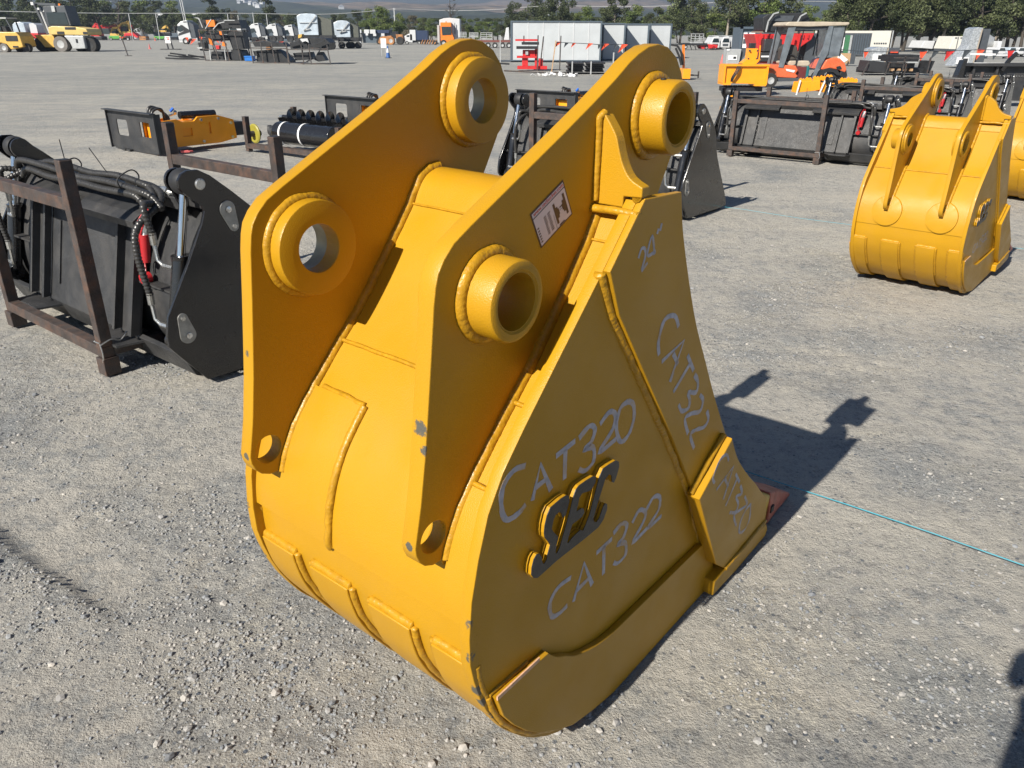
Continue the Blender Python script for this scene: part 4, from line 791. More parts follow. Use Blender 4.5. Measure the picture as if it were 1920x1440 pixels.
k.bars('guard_post', [((0, 34, .3), (3, 61, .3)), ((21, 34, .3), (29, 60, .3)), ((20, 34, 1.5), (24, 60, 1.5)), ((-34, 34, .3), (-38, 61, .3))], 2, darkgrey); k.box('guard_roof', -36, 32.5, 23, 35, .2, 1.6, gal); k.poly('seat', [(4, 60), (5, 49), (13, 50), (15, 60)], .5, 1.1, black_p)
k.wheel(9, 90, 8.2, 0, .5, dusty); k.wheel(21, 92, 6, 1.0, 1.4, tyre, False); k.wheel(46, 90, 8, .3, .7, tyre, False); k.wheel(-32, 90, 8.2, 0, .5, dusty)
# ---- left: parked stuff beyond
k = Kit('covered_trailer', 'silver domed cover on a red trailer between the two yellow forklifts', 'trailer', 45, 77)
k.poly('cover', [(29, 62), (30, 46), (35, 42), (45, 41), (52, 44), (53, 62)], 0, 3, silver, bev=.1); k.poly('rear_cover', [(58, 63), (58, 44), (66, 43), (71, 47), (71, 63)], .5, 3, white_p); k.box('deck', 24, 62, 74, 72, 0, 3, red_p); k.wheel(35, 73, 4, 0, .4); k.wheel(64, 73, 4, 0, .4)
k = Kit('post_stand', 'single dark marker post with a red end flag, right of the container forklift', 'post', 240, 105, 'bunting posts')
k.bars('post', [((240, 105, 0), (234, 68, 0))], 1.6, darksteel); k.box('foot', 237, 104, 245, 105.5, -.2, .2, darksteel); k.poly('pennant', [(230, 68), (238, 68), (235, 74)], -.01, .01, pens)
def digger(label, px, py, arm, m, track=None, cab=None, grp='small excavators on the far left'):
    k = Kit('excavator', label, 'excavator', px, py, grp)
    k.bars('boom', [((a[0], a[1], .8), (b[0], b[1], .8)) for a, b in zip(arm, arm[1:])], 3.6, m)
    if cab: k.box('cab', *cab, .3, 1.7, black_p, bev=.03); k.box('house', cab[0]-3, cab[3]-3, cab[2]+6, cab[3]+4, .2, 1.9, m, bev=.03)
    if track: k.box('track', *track, 0, 2.0, black_p, bev=.1)
    return k
digger('red excavator with its arm folded in a peak, left of the yellow ones', 180, 76, [(172, 64), (175, 52), (183, 44), (187, 66)], red_p, (168, 68, 192, 75), (174, 54, 181, 66))
digger('tall yellow excavator with a curled arm, between the red one and the black skip', 232, 75, [(224, 70), (222, 50), (231, 44), (240, 42), (243, 40), (243, 62)], cat_y2, (212, 67, 236, 74), (228, 50, 240, 62))
digger('short yellow excavator on a green deck beside the tallest yellow one', 213, 75, [(207, 66), (212, 53), (222, 52), (227, 66)], cat_y2, (208, 67, 230, 74), (210, 58, 218, 66))
digger('small yellow excavator standing on the black skip', 312, 75, [(304, 60), (306, 53), (314, 48), (318, 60)], cat_y2, (300, 60, 322, 66), (303, 54, 309, 60))
k = Kit('green_slasher', 'bright green low machine under the yellow excavators', 'mower', 220, 75.5); k.box('deck', 208, 67, 233, 73, -.6, .4, grn_p, bev=.05); k.wheel(212, 73, 2.5, -.7, -.5); k.wheel(229, 73, 2.5, -.7, -.5)
k = Kit('green_slasher', 'green low machine beside the orange cone', 'mower', 303, 75.5); k.box('deck', 292, 68, 316, 73, -.6, .4, grn_p, bev=.05); k.wheel(296, 73, 2.5, -.7, -.5); k.wheel(312, 73, 2.5, -.7, -.5)
k = Kit('red_implement', 'red low farm implement right of the yellow excavators', 'farm implement', 250, 76); k.poly('frame', [(232, 71), (236, 62), (252, 61), (260, 69), (258, 72), (250, 67), (238, 67)], 0, 1.6, red_p, bev=.03); k.box('axle', 262, 68, 274, 75, 0, 1.4, brown_p); k.wheel(240, 73, 3, 0, .3)
k = Kit('rust_beam_load', 'long brown beam on red supports behind the diggers', 'beam', 205, 74); k.box('beam', 183, 44, 230, 47, 3, 3.6, brown_p); k.box('support', 168, 46, 240, 53, 3.2, 4, red_p); k.box('leg', 171, 53, 175, 74, 3.2, 3.8, darkgrey); k.box('leg', 232, 53, 236, 74, 3.2, 3.8, darkgrey)
k = Kit('skip_bin', 'low black skip with a yellow excavator over it', 'skip', 312, 75); k.poly('bin', [(287, 61), (336, 62), (333, 70), (290, 70)], .2, 2.4, slate, bev=.03); k.box('skids', 292, 70, 331, 75, .4, 2.2, black_p)
k = Kit('far_hut', 'small white hut among the left trees', 'hut', 263, 70); k.box('wall', 257, 40, 269, 70, 0, 3, white_p); k.box('roof', 256, 38, 270, 40.5, -.2, 3.2, gal)
k = Kit('round_tank', 'small white round tank left of the white trucks', 'tank', 259, 74); k.P; MB().lathe([(0, 0), (1.0, 0), (1.1, .4), (1.0, 1.6), (.7, 1.9), (0, 2.0)], (0, 1, 0), 'Z', 20).build('shell', white_p, k.root, auto=40)
k = Kit('open_shed', 'long white roofed open shed on grey posts behind the left fence line', 'shed', 315, 70)
k.poly('roof', [(276, 27), (290, 24), (352, 25), (352, 29), (290, 29)], 0, 14, white_p)
for x_ in (290, 301, 321, 332, 350): k.bars('post', [((x_, 28, .2), (x_, 70, .2))], 1.6, gal)
k = Kit('open_shed', 'short white roof with a grey gable right of the long shed', 'shed', 385, 70); k.poly('roof', [(366, 26), (378, 24), (398, 27), (398, 30), (366, 29)], 0, 10, white_p); k.poly('gable', [(368, 30), (396, 30), (400, 40), (366, 40)], .5, 9, gal); k.box('wall', 368, 40, 398, 70, 1, 9, darkgrey)
def cone(label, px, py, h, m, band=None, g=None):
    k = Kit('traffic_cone', label, 'traffic cone', px, py, g); hh = k.z(py-h); r = hh*.19
    MB().cyl((0, 0, .03), (0, 0, hh), r, 14, r*.25).build('cone', m, k.root, auto=40); MB().box((0, 0, .015), (r*2.9, r*2.9, .03)).build('base', m if not band else black_p, k.root)
    if band: MB().cyl((0, 0, hh*.45), (0, 0, hh*.8), r*.78, 14, r*.48).build('band', band, k.root, auto=40)
cone('faded red cone standing alone on the open yard at left', 281, 92, 10, mat('faded_cone', (.55, .13, .12), .6)); cone('orange cone between the two green machines', 291, 76, 6, pens); cone('blue traffic cone with a white band in front of the white board', 728, 109, 23, mat('cone_blue', (.03, .10, .30), .5), white_p)
cone('red cone left of the orange tower machine', 1353, 122, 20, mat('faded_cone', (.5, .1, .1), .5)); cone('pinkish red cone left of the black attachment racks', 1620, 135, 20, mat('faded_cone', (.5, .1, .1), .5))
k = Kit('sign_board', 'white notice with a red mark on a black stand, left of the first white truck', 'sign', 320, 93); k.bars('leg', [((313, 60, 0), (316, 92, 0)), ((321, 68, 0), (325, 92, 0))], 2, black_p); k.box('foot', 303, 91.5, 338, 93, -.3, .3, black_p); k.box('panel', 313, 68, 323, 81, -.06, -.03, paper); k.box('red_mark', 315.5, 70, 321.5, 71.2, -.07, -.06, pens); k.box('red_mark', 317.8, 72, 320, 75, -.07, -.06, pens)
k = Kit('sign_board', 'plain white board on two wire legs behind the blue cone', 'sign', 720, 105); k.bars('leg', [((716, 88, 0), (716, 105, 0)), ((724, 88, 0), (724, 105, 0))], .7, gal); k.box('panel', 715.5, 72, 725.5, 89.5, -.04, 0, paper)
# ---- white trucks
def truck(label, px, x0, y0, yb, full=True, dark=False):
    k = Kit('truck', label, 'truck', px, yb+3, 'white prime movers parked in a row'); w = 24; x1 = x0+w
    k.poly('cab', [(x0, yb), (x0-1, y0+22), (x0+1, y0+8), (x0+8, y0+2), (x0+20, y0), (x0+24, y0+35), (x0+22, yb-8), (x0+6, yb)], 0, 2.0, white_p, bev=.06)
    k.poly('windscreen', [(x0, y0+20), (x0+1, y0+11), (x0+12, y0+10), (x0+15, y0+18), (x0+4, y0+22)], -.03, .1, glass)
    if full: k.poly('side_stripe', [(x0+6, y0+9), (x0+10, y0+9), (x0+22, y0+18), (x0+22, y0+22), (x0, y0+29), (x0+1, y0+25), (x0+12, y0+20)], -.04, .02, black_p)
    else: k.poly('side_panel', [(x0+1, y0+22), (x0+12, y0+17), (x0+20, y0+34), (x0+2, y0+36)], -.04, .02, slate)
    k.box('roof_light', x0+13, y0+2, x0+19, y0+4, -.03, .1, black_p); k.poly('fairing', [(x0+22, y0+2), (x0+30, y0+8), (x0+32, yb-8), (x0+24, yb-8)], .1, 1.9, darkgrey)
    k.box('chassis', x0+6, yb-9, x0+58, yb-3, .4, 1.6, black_p); k.wheel(x0+12, yb-3, 6, -.02, .5); k.wheel(x0+44, yb-3, 6, .1, .6, None, False); k.wheel(x0+57, yb-3, 6, .1, .6, None, False)
    k.box('fuel_tank', x0+24, yb-9, x0+34, yb-3, .1, .5, gal)
truck('white prime mover with a black diagonal stripe, leftmost of the truck row', 350, 337, 38, 80); truck('white prime mover half hidden behind the left attachment rack', 445, 434, 42, 79, False)
truck('white prime mover second to the right of the tall attachment rack', 482, 468, 43, 76, False); truck('white prime mover in the middle right of the truck row', 514, 500, 44, 76, False); truck('white prime mover next to the silver ended trailer', 545, 530, 46, 75, False)
def tipper(label, x0, y0, x1, y1, x2, yb):
    k = Kit('grain_trailer', label, 'trailer', (x0+x1)/2, yb, 'silver ended trailers'); dm = Vector((0, 0, 0))
    k.poly('end_wall', [(x0, y1), (x0-1, y0+5), (x0+6, y0+1), ((x0+x1)/2, y0), (x1-5, y0+1), (x1, y0+5), (x1, y1)], 0, .2, silver, bev=.04)
    k.poly('side_wall', [(x1, y1), (x1, y0+5), (x2, y0+12), (x2, y1)], .3, 1.2, mat('dark_canvas', (.085, .09, .075), .7)); k.box('rung', x0+3, y0+17, x1-2, y0+18, -.1, 0, gal); k.bars('ladder', [((x0+12, y1-9, -.1), (x1-2, y0+5, -.1)), ((x0+9, y1-9, -.1), (x0+22, y1-12, -.1))], 1.6, gal)
    k.box('frame', x0+4, y1, x2, y1+8, .1, 2, black_p); 
    for xx in (x0+10, x0+24, x2-14, x2-2): k.wheel(xx, yb-6, 6, .1, .6, None, False)
    k.bars('tail_frame', [((x0+5, y1+2, 0), (x0+8, yb-3, 0)), ((x1-3, y1+2, 0), (x1-6, yb-3, 0)), ((x0+6, yb-8, 0), (x1, yb-9, 0))], 1.6, black_p)
tipper('tall silver ended trailer with a dark canvas side, left of two', 563, 25, 600, 66, 624, 92); tipper('lower silver ended trailer with a dark side, right of two', 630, 38, 659, 70, 673, 91)
k = Kit('truck', 'white and green truck seen between the two silver trailers', 'truck', 622, 80); k.poly('cab', [(616, 57), (616, 50), (620, 47), (626, 47), (627, 57)], 0, 2, white_p, bev=.05); k.box('green_body', 617, 57, 628, 70, 0, 2, mat('pale_green', (.18, .32, .16), .5)); k.box('chassis', 616, 70, 630, 76, .2, 1.8, black_p); k.wheel(619, 76, 3.5, 0, .4)
k = Kit('cabin_row', 'white and slate blue site cabins left of the wheel loader', 'site cabin', 700, 83)
k.box('wall', 680, 61, 732, 80.5, .5, 3, slate); k.box('roof_panel', 705, 56, 730, 62, .2, 3, navy)
for a in ((671.5, 55.5, 679, 62), (684.5, 55.5, 693.5, 62.5), (695.5, 55.5, 705.5, 63), (687, 62.5, 691.5, 66.5), (701, 63, 706.5, 67.5), (716, 62.5, 722, 67.5), (673.5, 63, 677.5, 81)): k.box('white_panel', *a, -.1, .5, white_p)
k = Kit('wheel_loader', 'worn orange brown wheel loader right of the slate cabins', 'wheel loader', 735, 84); k.poly('front_frame', [(708, 80), (712, 70), (720, 68), (734, 67), (737, 82), (712, 83)], .4, 2, brown_p, bev=.05); k.box('cab', 736, 59, 744, 72, .5, 1.8, black_p, bev=.03); k.poly('engine_hood', [(742, 64), (755, 65), (757, 78), (744, 80)], .4, 1.9, brown_p, bev=.05); k.wheel(733, 76.5, 7, .1, .8, brown_p); k.wheel(750, 76.5, 7, .1, .8, None, False); k.wheel(709, 78, 5, .8, 1.4, None, False)
k = Kit('truck', 'white bonneted truck with a dark box body, centre left distance', 'truck', 780, 83); k.poly('cab', [(757, 77), (758, 69), (764, 65), (768, 63), (774, 64), (774, 80), (760, 79)], 0, 2, white_p, bev=.05); k.box('sleeper', 769, 56, 780, 76, 0, 2.1, white_p, bev=.03); k.box('body', 780, 57, 802, 75, .1, 2.2, navy); k.box('chassis', 770, 75, 806, 79, .2, 2, black_p); k.box('window', 763, 66, 768, 69, -.03, 0, glass)
for xx in (763, 786, 795): k.wheel(xx, 80, 3.2, -.02, .4)
k = Kit('implement', 'row of rusty orange ground tools right of the white bonneted truck', 'farm implement', 803, 84)
for i in range(6): k.bars('tine', [((790+5*i, 83, 0), (793+5*i, 75, .3)), ((793+5*i, 75, .3), (796+5*i, 82, .6))], 1.4, brown_p)
k.box('frame', 789, 77, 820, 78.5, .2, .6, black_p); k.wheel(816, 80, 4, .1, .5, None, False)
k = Kit('terminal_tractor', 'orange cabbed yard tractor in front of a white trailer end', 'truck', 843, 88); k.poly('trailer_end', [(824, 82), (824, 37), (833, 34), (843, 33), (862, 35), (862, 70)], .8, 3.5, white_p, bev=.03); k.poly('cab', [(827, 78), (827, 42), (847, 42), (847, 60), (852, 72), (848, 80)], 0, 1.6, org_p, bev=.04); k.poly('windscreen', [(830, 66), (829, 50), (846, 50), (847, 65)], -.04, .02, glass); k.box('beacon', 836, 40, 838, 42, .5, .7, org_p); k.bars('exhaust', [((853, 43, .6), (853, 64, .6))], 1, black_p); k.box('fairing', 820, 47, 824, 80, .5, 1.2, gal); k.wheel(832, 81, 6, -.05, .4)
k = Kit('flatbed_trailer', 'flatbed trailer with white stock gates behind the top of the far ear', 'trailer', 930, 90); k.box('deck', 868, 75.5, 957, 79, 0, 2.4, mat('deck_red_brown', (.16, .05, .04), .6))
for a in ((863, 60, 875, 70), (901, 61, 923, 75), (880, 61, 897, 70)):
    fr = k.box('gate', a[0], a[3]-.8, a[2], a[3], .1, .15, gal)
    for t in range(4): zz = a[1]+(a[3]-a[1])*t/4; k.box('gate_rail', a[0], zz, a[2], zz+1, .1, .14, gal, fr)
    for xx in (a[0], (a[0]+a[2])/2, a[2]-.8): k.box('gate_stile', xx, a[1], xx+.9, a[3], .14, .18, gal, fr)
for xx in (915, 928, 942, 954): k.wheel(xx, 85, 5, 0, .5)
k.poly('white_tank', [(945, 75), (949, 52), (954, 51), (955, 75)], .3, 2, white_p, bev=.03)
# ---- attachment racks on the left middle
def rackkit(label, x0, yt, x1, yb, posts, rails, fill, px):
    k = Kit('attachment_rack', label, 'attachment rack', px, yb, 'steel racks loaded with attachments')
    for a, b_, d in posts: k.bars('post', [((a, yt, d), (b_, yb, d))], 1.7, darksteel)
    for a in rails: k.bars('rail', [(a[0], a[1])], 1.6, darksteel)
    for nm, sh, d0, d1, m_ in fill: k.poly(nm, sh, d0, d1, m_)
    return k
k = rackkit('tall rack of black attachments with a bright orange square on top', 378, 56, 458, 114, [(381, 386, 0), (401, 411, 0), (423, 431, 0), (446, 452, 0), (384, 392, 1.2), (452, 458, 1.2)],
    [((380, 56, 0), (460, 58, 0)), ((384, 92, 0), (432, 94, 0)), ((386, 113, 0), (432, 114, 0)), ((380, 56, 1.2), (460, 58, 1.2))],
    [('black_bucket', [(380, 37), (455, 37), (458, 53), (380, 54)], .2, 1.5, black_p), ('black_panel', [(428, 58), (458, 60), (460, 92), (436, 93)], .3, 1.2, black_p), ('black_frame', [(395, 97), (428, 98), (428, 112), (392, 112)], .3, 1.2, black_p), ('black_box', [(435, 93), (452, 94), (458, 113), (432, 113)], .1, 1.3, black_p),
     ('orange_square', [(398, 38), (413, 37.5), (414, 50), (399, 50)], -.1, .15, org_p), ('orange_hose', [(418, 58), (423, 58), (424, 66), (419, 65)], 0, .2, org_p), ('orange_pad', [(422, 78), (427, 82), (426, 87), (420, 86)], 0, .2, org_p), ('orange_pad', [(397, 71), (402, 76), (403, 85), (398, 83)], 0, .2, org_p), ('red_can', [(409, 85), (416, 85), (415, 92), (410, 92)], -.1, .2, red_p), ('black_hooks', [(384, 62), (425, 66), (428, 76), (386, 78)], .5, .9, black_p), ('grey_tool', [(370, 89), (381, 88), (384, 91), (373, 92)], .2, .6, gal), ('black_tool', [(372, 80), (384, 80), (384, 96), (374, 95)], .3, .9, black_p)], 415)
k.bars('grey_strut', [((395, 54, -.1), (408, 36, -.1)), ((409, 55, -.1), (420, 44, -.1)), ((420, 44, -.1), (432, 41, -.1)), ((385, 36, 0), (389, 52, 0)), ((397, 93, -.1), (397, 113, -.1)), ((425, 93, -.1), (425, 113, -.1)), ((430, 38, 0), (450, 38, 0))], 1.4, gal)
k = rackkit('middle rack with a black curved bucket, right of the blue crate', 472, 80, 545, 119, [(473, 475, 0), (493, 494, 0), (513, 516, 0), (540, 541, 0)], [((474, 90, 0), (541, 91, 0)), ((474, 117, 0), (541, 118, 0)), ((473, 80, 0), (500, 76, 0)), ((500, 76, 0), (514, 80, 0))],
    [('black_curved_bucket', [(482, 95), (514, 93), (528, 100), (540, 114), (540, 118), (480, 116)], .2, 1.5, black_p), ('black_tines', [(474, 78), (530, 80), (538, 88), (478, 88)], .3, 1.3, black_p), ('brown_block', [(502, 88), (510, 88), (510, 93), (502, 93)], 0, .3, brown_p), ('black_wheel', [(476, 96), (482, 96), (484, 103), (478, 105)], .1, .6, black_p)], 508)
k = rackkit('rightmost rack of tangled black linkages before the silver trailers', 541, 84, 620, 121, [(541, 543, 0), (568, 570, 0), (582, 584, 0), (616, 620, 0), (560, 560, 1.0)], [((542, 93, 0), (617, 94, 0)), ((542, 118, 0), (620, 120, 0)), ((584, 90, 0), (618, 92, 0))],
    [('black_linkage', [(545, 80), (575, 76), (580, 92), (546, 92)], .2, 1.2, black_p), ('black_linkage', [(578, 70), (612, 72), (620, 80), (616, 94), (580, 92)], .2, 1.6, black_p), ('black_linkage', [(596, 98), (602, 98), (610, 114), (596, 116), (588, 112)], .2, .9, black_p), ('black_linkage', [(548, 100), (580, 98), (584, 112), (552, 114)], .3, 1.2, black_p), ('yellow_cap', [(561, 65), (568, 64), (566, 70), (560, 72)], .4, .8, cat_y2), ('white_panel', [(566, 73), (580, 72), (582, 80), (576, 77), (570, 79)], .1, .2, white_p)], 582)
k.bars('black_arm', [((546, 104, .1), (560, 112, .1)), ((574, 116, .1), (590, 108, .1)), ((548, 86, .1), (566, 82, .1)), ((592, 84, 0), (612, 76, 0)), ((600, 98, 0), (606, 86, 0))], 2.2, black_p)
k = Kit('crate', 'bright blue plastic crate between the first two attachment racks', 'crate', 467, 115); k.box('box', 459, 106, 474, 114.5, 0, .5, blu_p, bev=.02); k.box('rim', 458.5, 105, 474.5, 107, -.02, .52, blu_p)
k = Kit('flat_steel', 'pile of flat black steel frames lying left of the tall rack', 'steel pile', 345, 112)
for i, (a, b_) in enumerate((((311, 109), (384, 113)), ((315, 104), (370, 111)), ((318, 100), (345, 104)), ((350, 103), (380, 109)), ((330, 106), (378, 107)))): k.bars('flat_bar', [((a[0], a[1], .1*i), (b_[0], b_[1], .2+.1*i))], 2.6, black_p)
# ---- bunting
def bunting(label, pts, flags, wp=.8, size=5):
    k = Kit('bunting', label, 'bunting', pts[0][0], pts[0][1]); 
    P0 = k.P; line = []
    def W3(px, py, gy):          # the string hangs above the ground point under it
        g_ = hit(px, gy); return Vector((g_.x, g_.y, zat(px, py, g_)))-P0
    line = [W3(*p[:2], p[2]) for p in pts]; line = [Vector((0, 0, 0))+q for q in line]
    MB().tube(smooth_poly([tuple(q) for q in line], False, 4), .012, 5).build('string', pens_k, k.root)
    for (px, py, gy, sx, lean, mm) in flags:
        a = W3(px, py, gy); w = sx*a.length*0+sx*(hit(px, gy).y*.92)/F_PX
        MB().add([tuple(a), tuple(a+Vector((w, .01, -.01))), tuple(a+Vector((w*(.5+lean), .06, -w*1.25))), tuple(a+Vector((w*.5, .02, 0)))], [(0, 3, 2), (3, 1, 2)]).build('pennant', mm, k.root)
G1 = 112
bunting('string of red pennants strung past the left attachment racks', [(234, 68, 105), (300, 74, 107), (350, 75, 109), (381, 75, 111), (430, 72, G1), (470, 74, G1), (500, 77, G1), (560, 78, G1), (600, 82, G1)],
    [(353, 70, 109, 6, .1, pens), (379, 69, 110, 6, 0, pens), (395, 71, 111, 6, .2, pens), (405, 72, 111, 7, .9, pens), (437, 73, G1, 7, .0, pens), (451, 74, G1, 6, 0, pens), (466, 75, G1, 7, -1.2, pens), (484, 75, G1, 7, 0, pens), (528, 77, G1, 8, -1.1, pens), (420, 72, G1, 7, -1, pens), (366, 73, 110, 8, -1.3, pens), (445, 73, G1, 4, .2, pens_k)])
# ---- containers
k = Kit('container_cabin', 'long white walled container with a slate frame, largest and leftmost of the row', 'container', 1041, 117, 'white container cabins'); 
def cabin(k, x0, x1, yt, yb, d, ribs):
    k.box('wall', x0+2, yt+2.5, x1-1.5, yb-1.5, d+.05, d+2.2, offwhite)
    k.box('top_rail', x0, yt, x1, yt+2.5, d, d+2.3, slate); k.box('bottom_rail', x0, yb-1.5, x1, yb+.5, d, d+2.3, slate)
    k.box('corner_post', x0, yt+2.5, x0+3, yb-1.5, d, d+.2, slate); k.box('corner_post', x1-3, yt+2.5, x1, yb-1.5, d, d+.2, slate)
    for r_ in ribs: k.box('panel_joint', r_, yt+2.6, r_+1.6, yb-1.6, d+.035, d+.05, white_p)
cabin(k, 957, 1126, 39, 114, 0, (989, 1017, 1046, 1073, 1101)); MB().box((0, 1, .03), (6.5, 1.8, .05)).build('block', darkgrey, k.root)
for i, (a, b_, yt, yb) in enumerate(((1124, 1170, 43, 112), (1166, 1214, 44, 110), (1210, 1256, 44, 108))):
    k = Kit('container_cabin', ['white container cabin second in the row, crossed by a diagonal shadow', 'white container cabin third in the row, half behind the near ear', 'white container cabin at the right end of the row'][i], 'container', (a+b_)/2, yb+3.0-.4*i, 'white container cabins'); cabin(k, a, b_, yt, yb, .0, ())
    k.box('side_return', a, yt+2, a+2, yb, -1.15, 0, slate)
k = Kit('red_attachment', 'bright red stacked fork attachments on a steel post rack before the long container', 'attachment', 998, 133)
for a in ((966, 73.5, 1008, 77), (969, 105, 1006, 109), (970, 124, 1026, 130)): k.box('red_beam', *a, .1, .5, red_p)
for a in ((980, 94, 1006, 106), (979, 108, 990, 124), (1003, 88, 1008, 124), (1010, 110, 1018, 126)): k.box('red_bracket', *a, .2, .6, red_p, bev=.01)
k.box('black_fork', 978, 79, 1010, 84, 0, .7, black_p); k.box('black_fork', 968, 87, 1007, 92, 0, .7, black_p); k.bars('post', [((1008, 66, 0), (1007, 134, 0)), ((1018, 68, 0), (1014, 112, 0)), ((982, 67, .3), (982, 80, .3))], 2.2, darksteel); k.box('grey_plate', 985, 96, 990, 103, .1, .2, gal)
k = Kit('steel_beams', 'dark steel beams lying on the ground below the containers', 'steel pile', 1040, 138); k.bars('beam', [((945, 133, 0), (1010, 136, 0)), ((1010, 136, .2), (1135, 142, .2)), ((1060, 140, .4), (1100, 147, 0))], 2.4, darksteel); k.bars('beam', [((925, 122, 2), (955, 124, 2))], 3, black_p)
pl = Kit('plastic_litter', 'crumpled white plastic sheet at the foot of the red attachments', 'plastic sheet', 1038, 143); m_ = MB(); random.seed(5)
for i in range(46): a = random.uniform(-.75, .85); m_.box((a, random.uniform(-.25, .3), .02+.10*random.random()*(1-abs(a))), (.05+.14*random.random(), .05+.1*random.random(), .012), rot=Euler((random.uniform(-.8, .8), random.uniform(-.8, .8), random.uniform(0, 3))).to_matrix())
m_.build('sheet', paper, pl.root)
k = Kit('black_stack', 'stack of black steel parts under the right half of the containers', 'steel pile', 1100, 140)
for i in range(5): k.box('black_slab', 1064+3*(i % 2), 117+4*i, 1094+2*(i % 2), 120+4*i, .1*i, 1.1, black_p); k.box('black_slab', 1100+2*(i % 2), 117+4*i, 1134-2*(i % 2), 120+4*i, .1*i, 1.1, black_p)
k.bars('upright', [((1072, 115, -.1), (1072, 139, -.1)), ((1107, 115, -.1), (1107, 139, -.1)), ((1148, 98, -.1), (1148, 138, -.1))], 2.2, gal)
k = Kit('bunting_post', 'tall brown post carrying pennants before the container', 'post', 1050, 136, 'bunting posts'); k.bars('post', [((1050, 67, 0), (1049, 136, 0))], 2, darksteel)
k = Kit('bunting_post', 'leaning thin post left of the tall pennant post', 'post', 1035, 136, 'bunting posts'); k.bars('post', [((1041, 76, 0), (1034, 136, 0))], 1.8, wood)
k = Kit('bunting_post', 'grey post behind the rim of the far ear', 'post', 938, 125, 'bunting posts'); k.bars('post', [((938, 66, 0), (938, 125, 0))], 1.6, gal)
bunting('short string of red and dark pennants in front of the containers', [(1041, 79, 136), (1060, 80, 136), (1100, 82, 136), (1130, 84, 134), (1160, 83, 132), (1178, 84, 131)], [(1043, 78, 136, 9, -1.0, pens), (1058, 80, 136, 7, -.8, pens_k), (1072, 80, 136, 7, -.9, pens), (1101, 81, 136, 9, -1.0, pens), (1119, 83, 135, 7, -.4, pens_k), (1131, 82, 134, 9, -1.1, pens), (1150, 83, 133, 8, -.7, pens_k), (1163, 83, 132, 12, -1.0, pens)])
# ---- behind the near ear
k = Kit('orange_machine_arm', 'orange upright with thick black hoses just right of the near ear', 'attachment', 1278, 150)
k.bars('hose', [((1254, 84, .1), (1266, 86, .1)), ((1266, 86, .1), (1274, 98, .1)), ((1274, 98, .1), (1279, 122, .1)), ((1262, 90, 0), (1270, 106, 0)), ((1270, 106, 0), (1275, 122, 0))], 3.4, rubber); k.bars('upright', [((1278, 84, .2), (1282, 128, .2))], 4, org_p); k.box('orange_box', 1280, 129, 1294, 148, 0, .7, orange_y, bev=.01); k.bars('stand', [((1294, 141, .2), (1311, 142, .2)), ((1311, 134, .2), (1311, 147, .2))], 2.6, darksteel)
k = Kit('trailer', 'black trailer with a white lattice gate, right of the containers', 'trailer', 1305, 94); k.box('deck', 1280, 81, 1325, 85, 0, 2, black_p); k.bars('stand_leg', [((1294, 85, .2), (1298, 94, .2)), ((1303, 86, .2), (1306, 94, .2))], 1.4, black_p)
fr = k.box('gate', 1293, 79, 1317, 81, .1, .2, gal)
for t in range(4): k.box('gate_rail', 1293+t*.4, 63+4.5*t, 1318-.3*t, 64+4.5*t, .1, .14, gal, fr)
for t in range(4): k.box('gate_stile', 1294+7.5*t, 63, 1295.3+7.5*t, 80, .14, .18, gal, fr)
k.wheel(1285, 88, 4, 0, .4)
k = Kit('red_implement', 'red low implement left of the three white vans', 'farm implement', 1328, 94); k.poly('frame', [(1312, 86), (1318, 82), (1345, 84), (1345, 90), (1316, 92)], 0, 1.6, red_p, bev=.03); k.wheel(1324, 89, 3.6, -.02, .3); k.wheel(1338, 90, 3, 0, .3, None, False)
for i, x_ in enumerate((1331, 1350, 1370)):
    k = Kit('van', ['white van leftmost of three, half behind the red implement', 'white van in the middle of the three', 'white van rightmost of three, beside the dark container'][i], 'van', x_+8, 93, 'white vans parked in a row')
    k.poly('body', [(x_, 89), (x_, 80), (x_+3, 74), (x_+5, 69), (x_+15, 68), (x_+18, 76), (x_+18, 90)], 0, 2.6, white_p, bev=.06); k.poly('windscreen', [(x_+3, 79), (x_+5, 72), (x_+14, 72), (x_+16, 79)], -.04, .02, glass); k.box('grille', x_+4, 82, x_+14, 86, -.04, .02, darkgrey); k.wheel(x_+2.5, 89, 3, .1, .5); k.wheel(x_+15.5, 89, 3, .1, .5); k.box('roof_rack', x_+4, 66.5, x_+16, 68, .5, 2, gal)
k = Kit('dark_container', 'dark slate container with white posters behind the orange tower machine', 'container', 1412, 96); k.box('wall', 1387, 51, 1520, 94, .2, 3, slate); k.box('frame', 1385, 50, 1389, 95, 0, .3, slate); k.box('frame_top', 1385, 50, 1520, 54, 0, .3, slate)
for a in ((1391, 61, 1399, 90), (1402, 61, 1413, 90)): p_ = k.box('poster', *a, .14, .19, paper); k.box('poster_print', a[0]+1, 68, a[2]-1, 70, .12, .135, pens, p_); k.box('poster_print', a[0]+1, 73, a[2]-2, 82, .12, .135, darkgrey, p_)
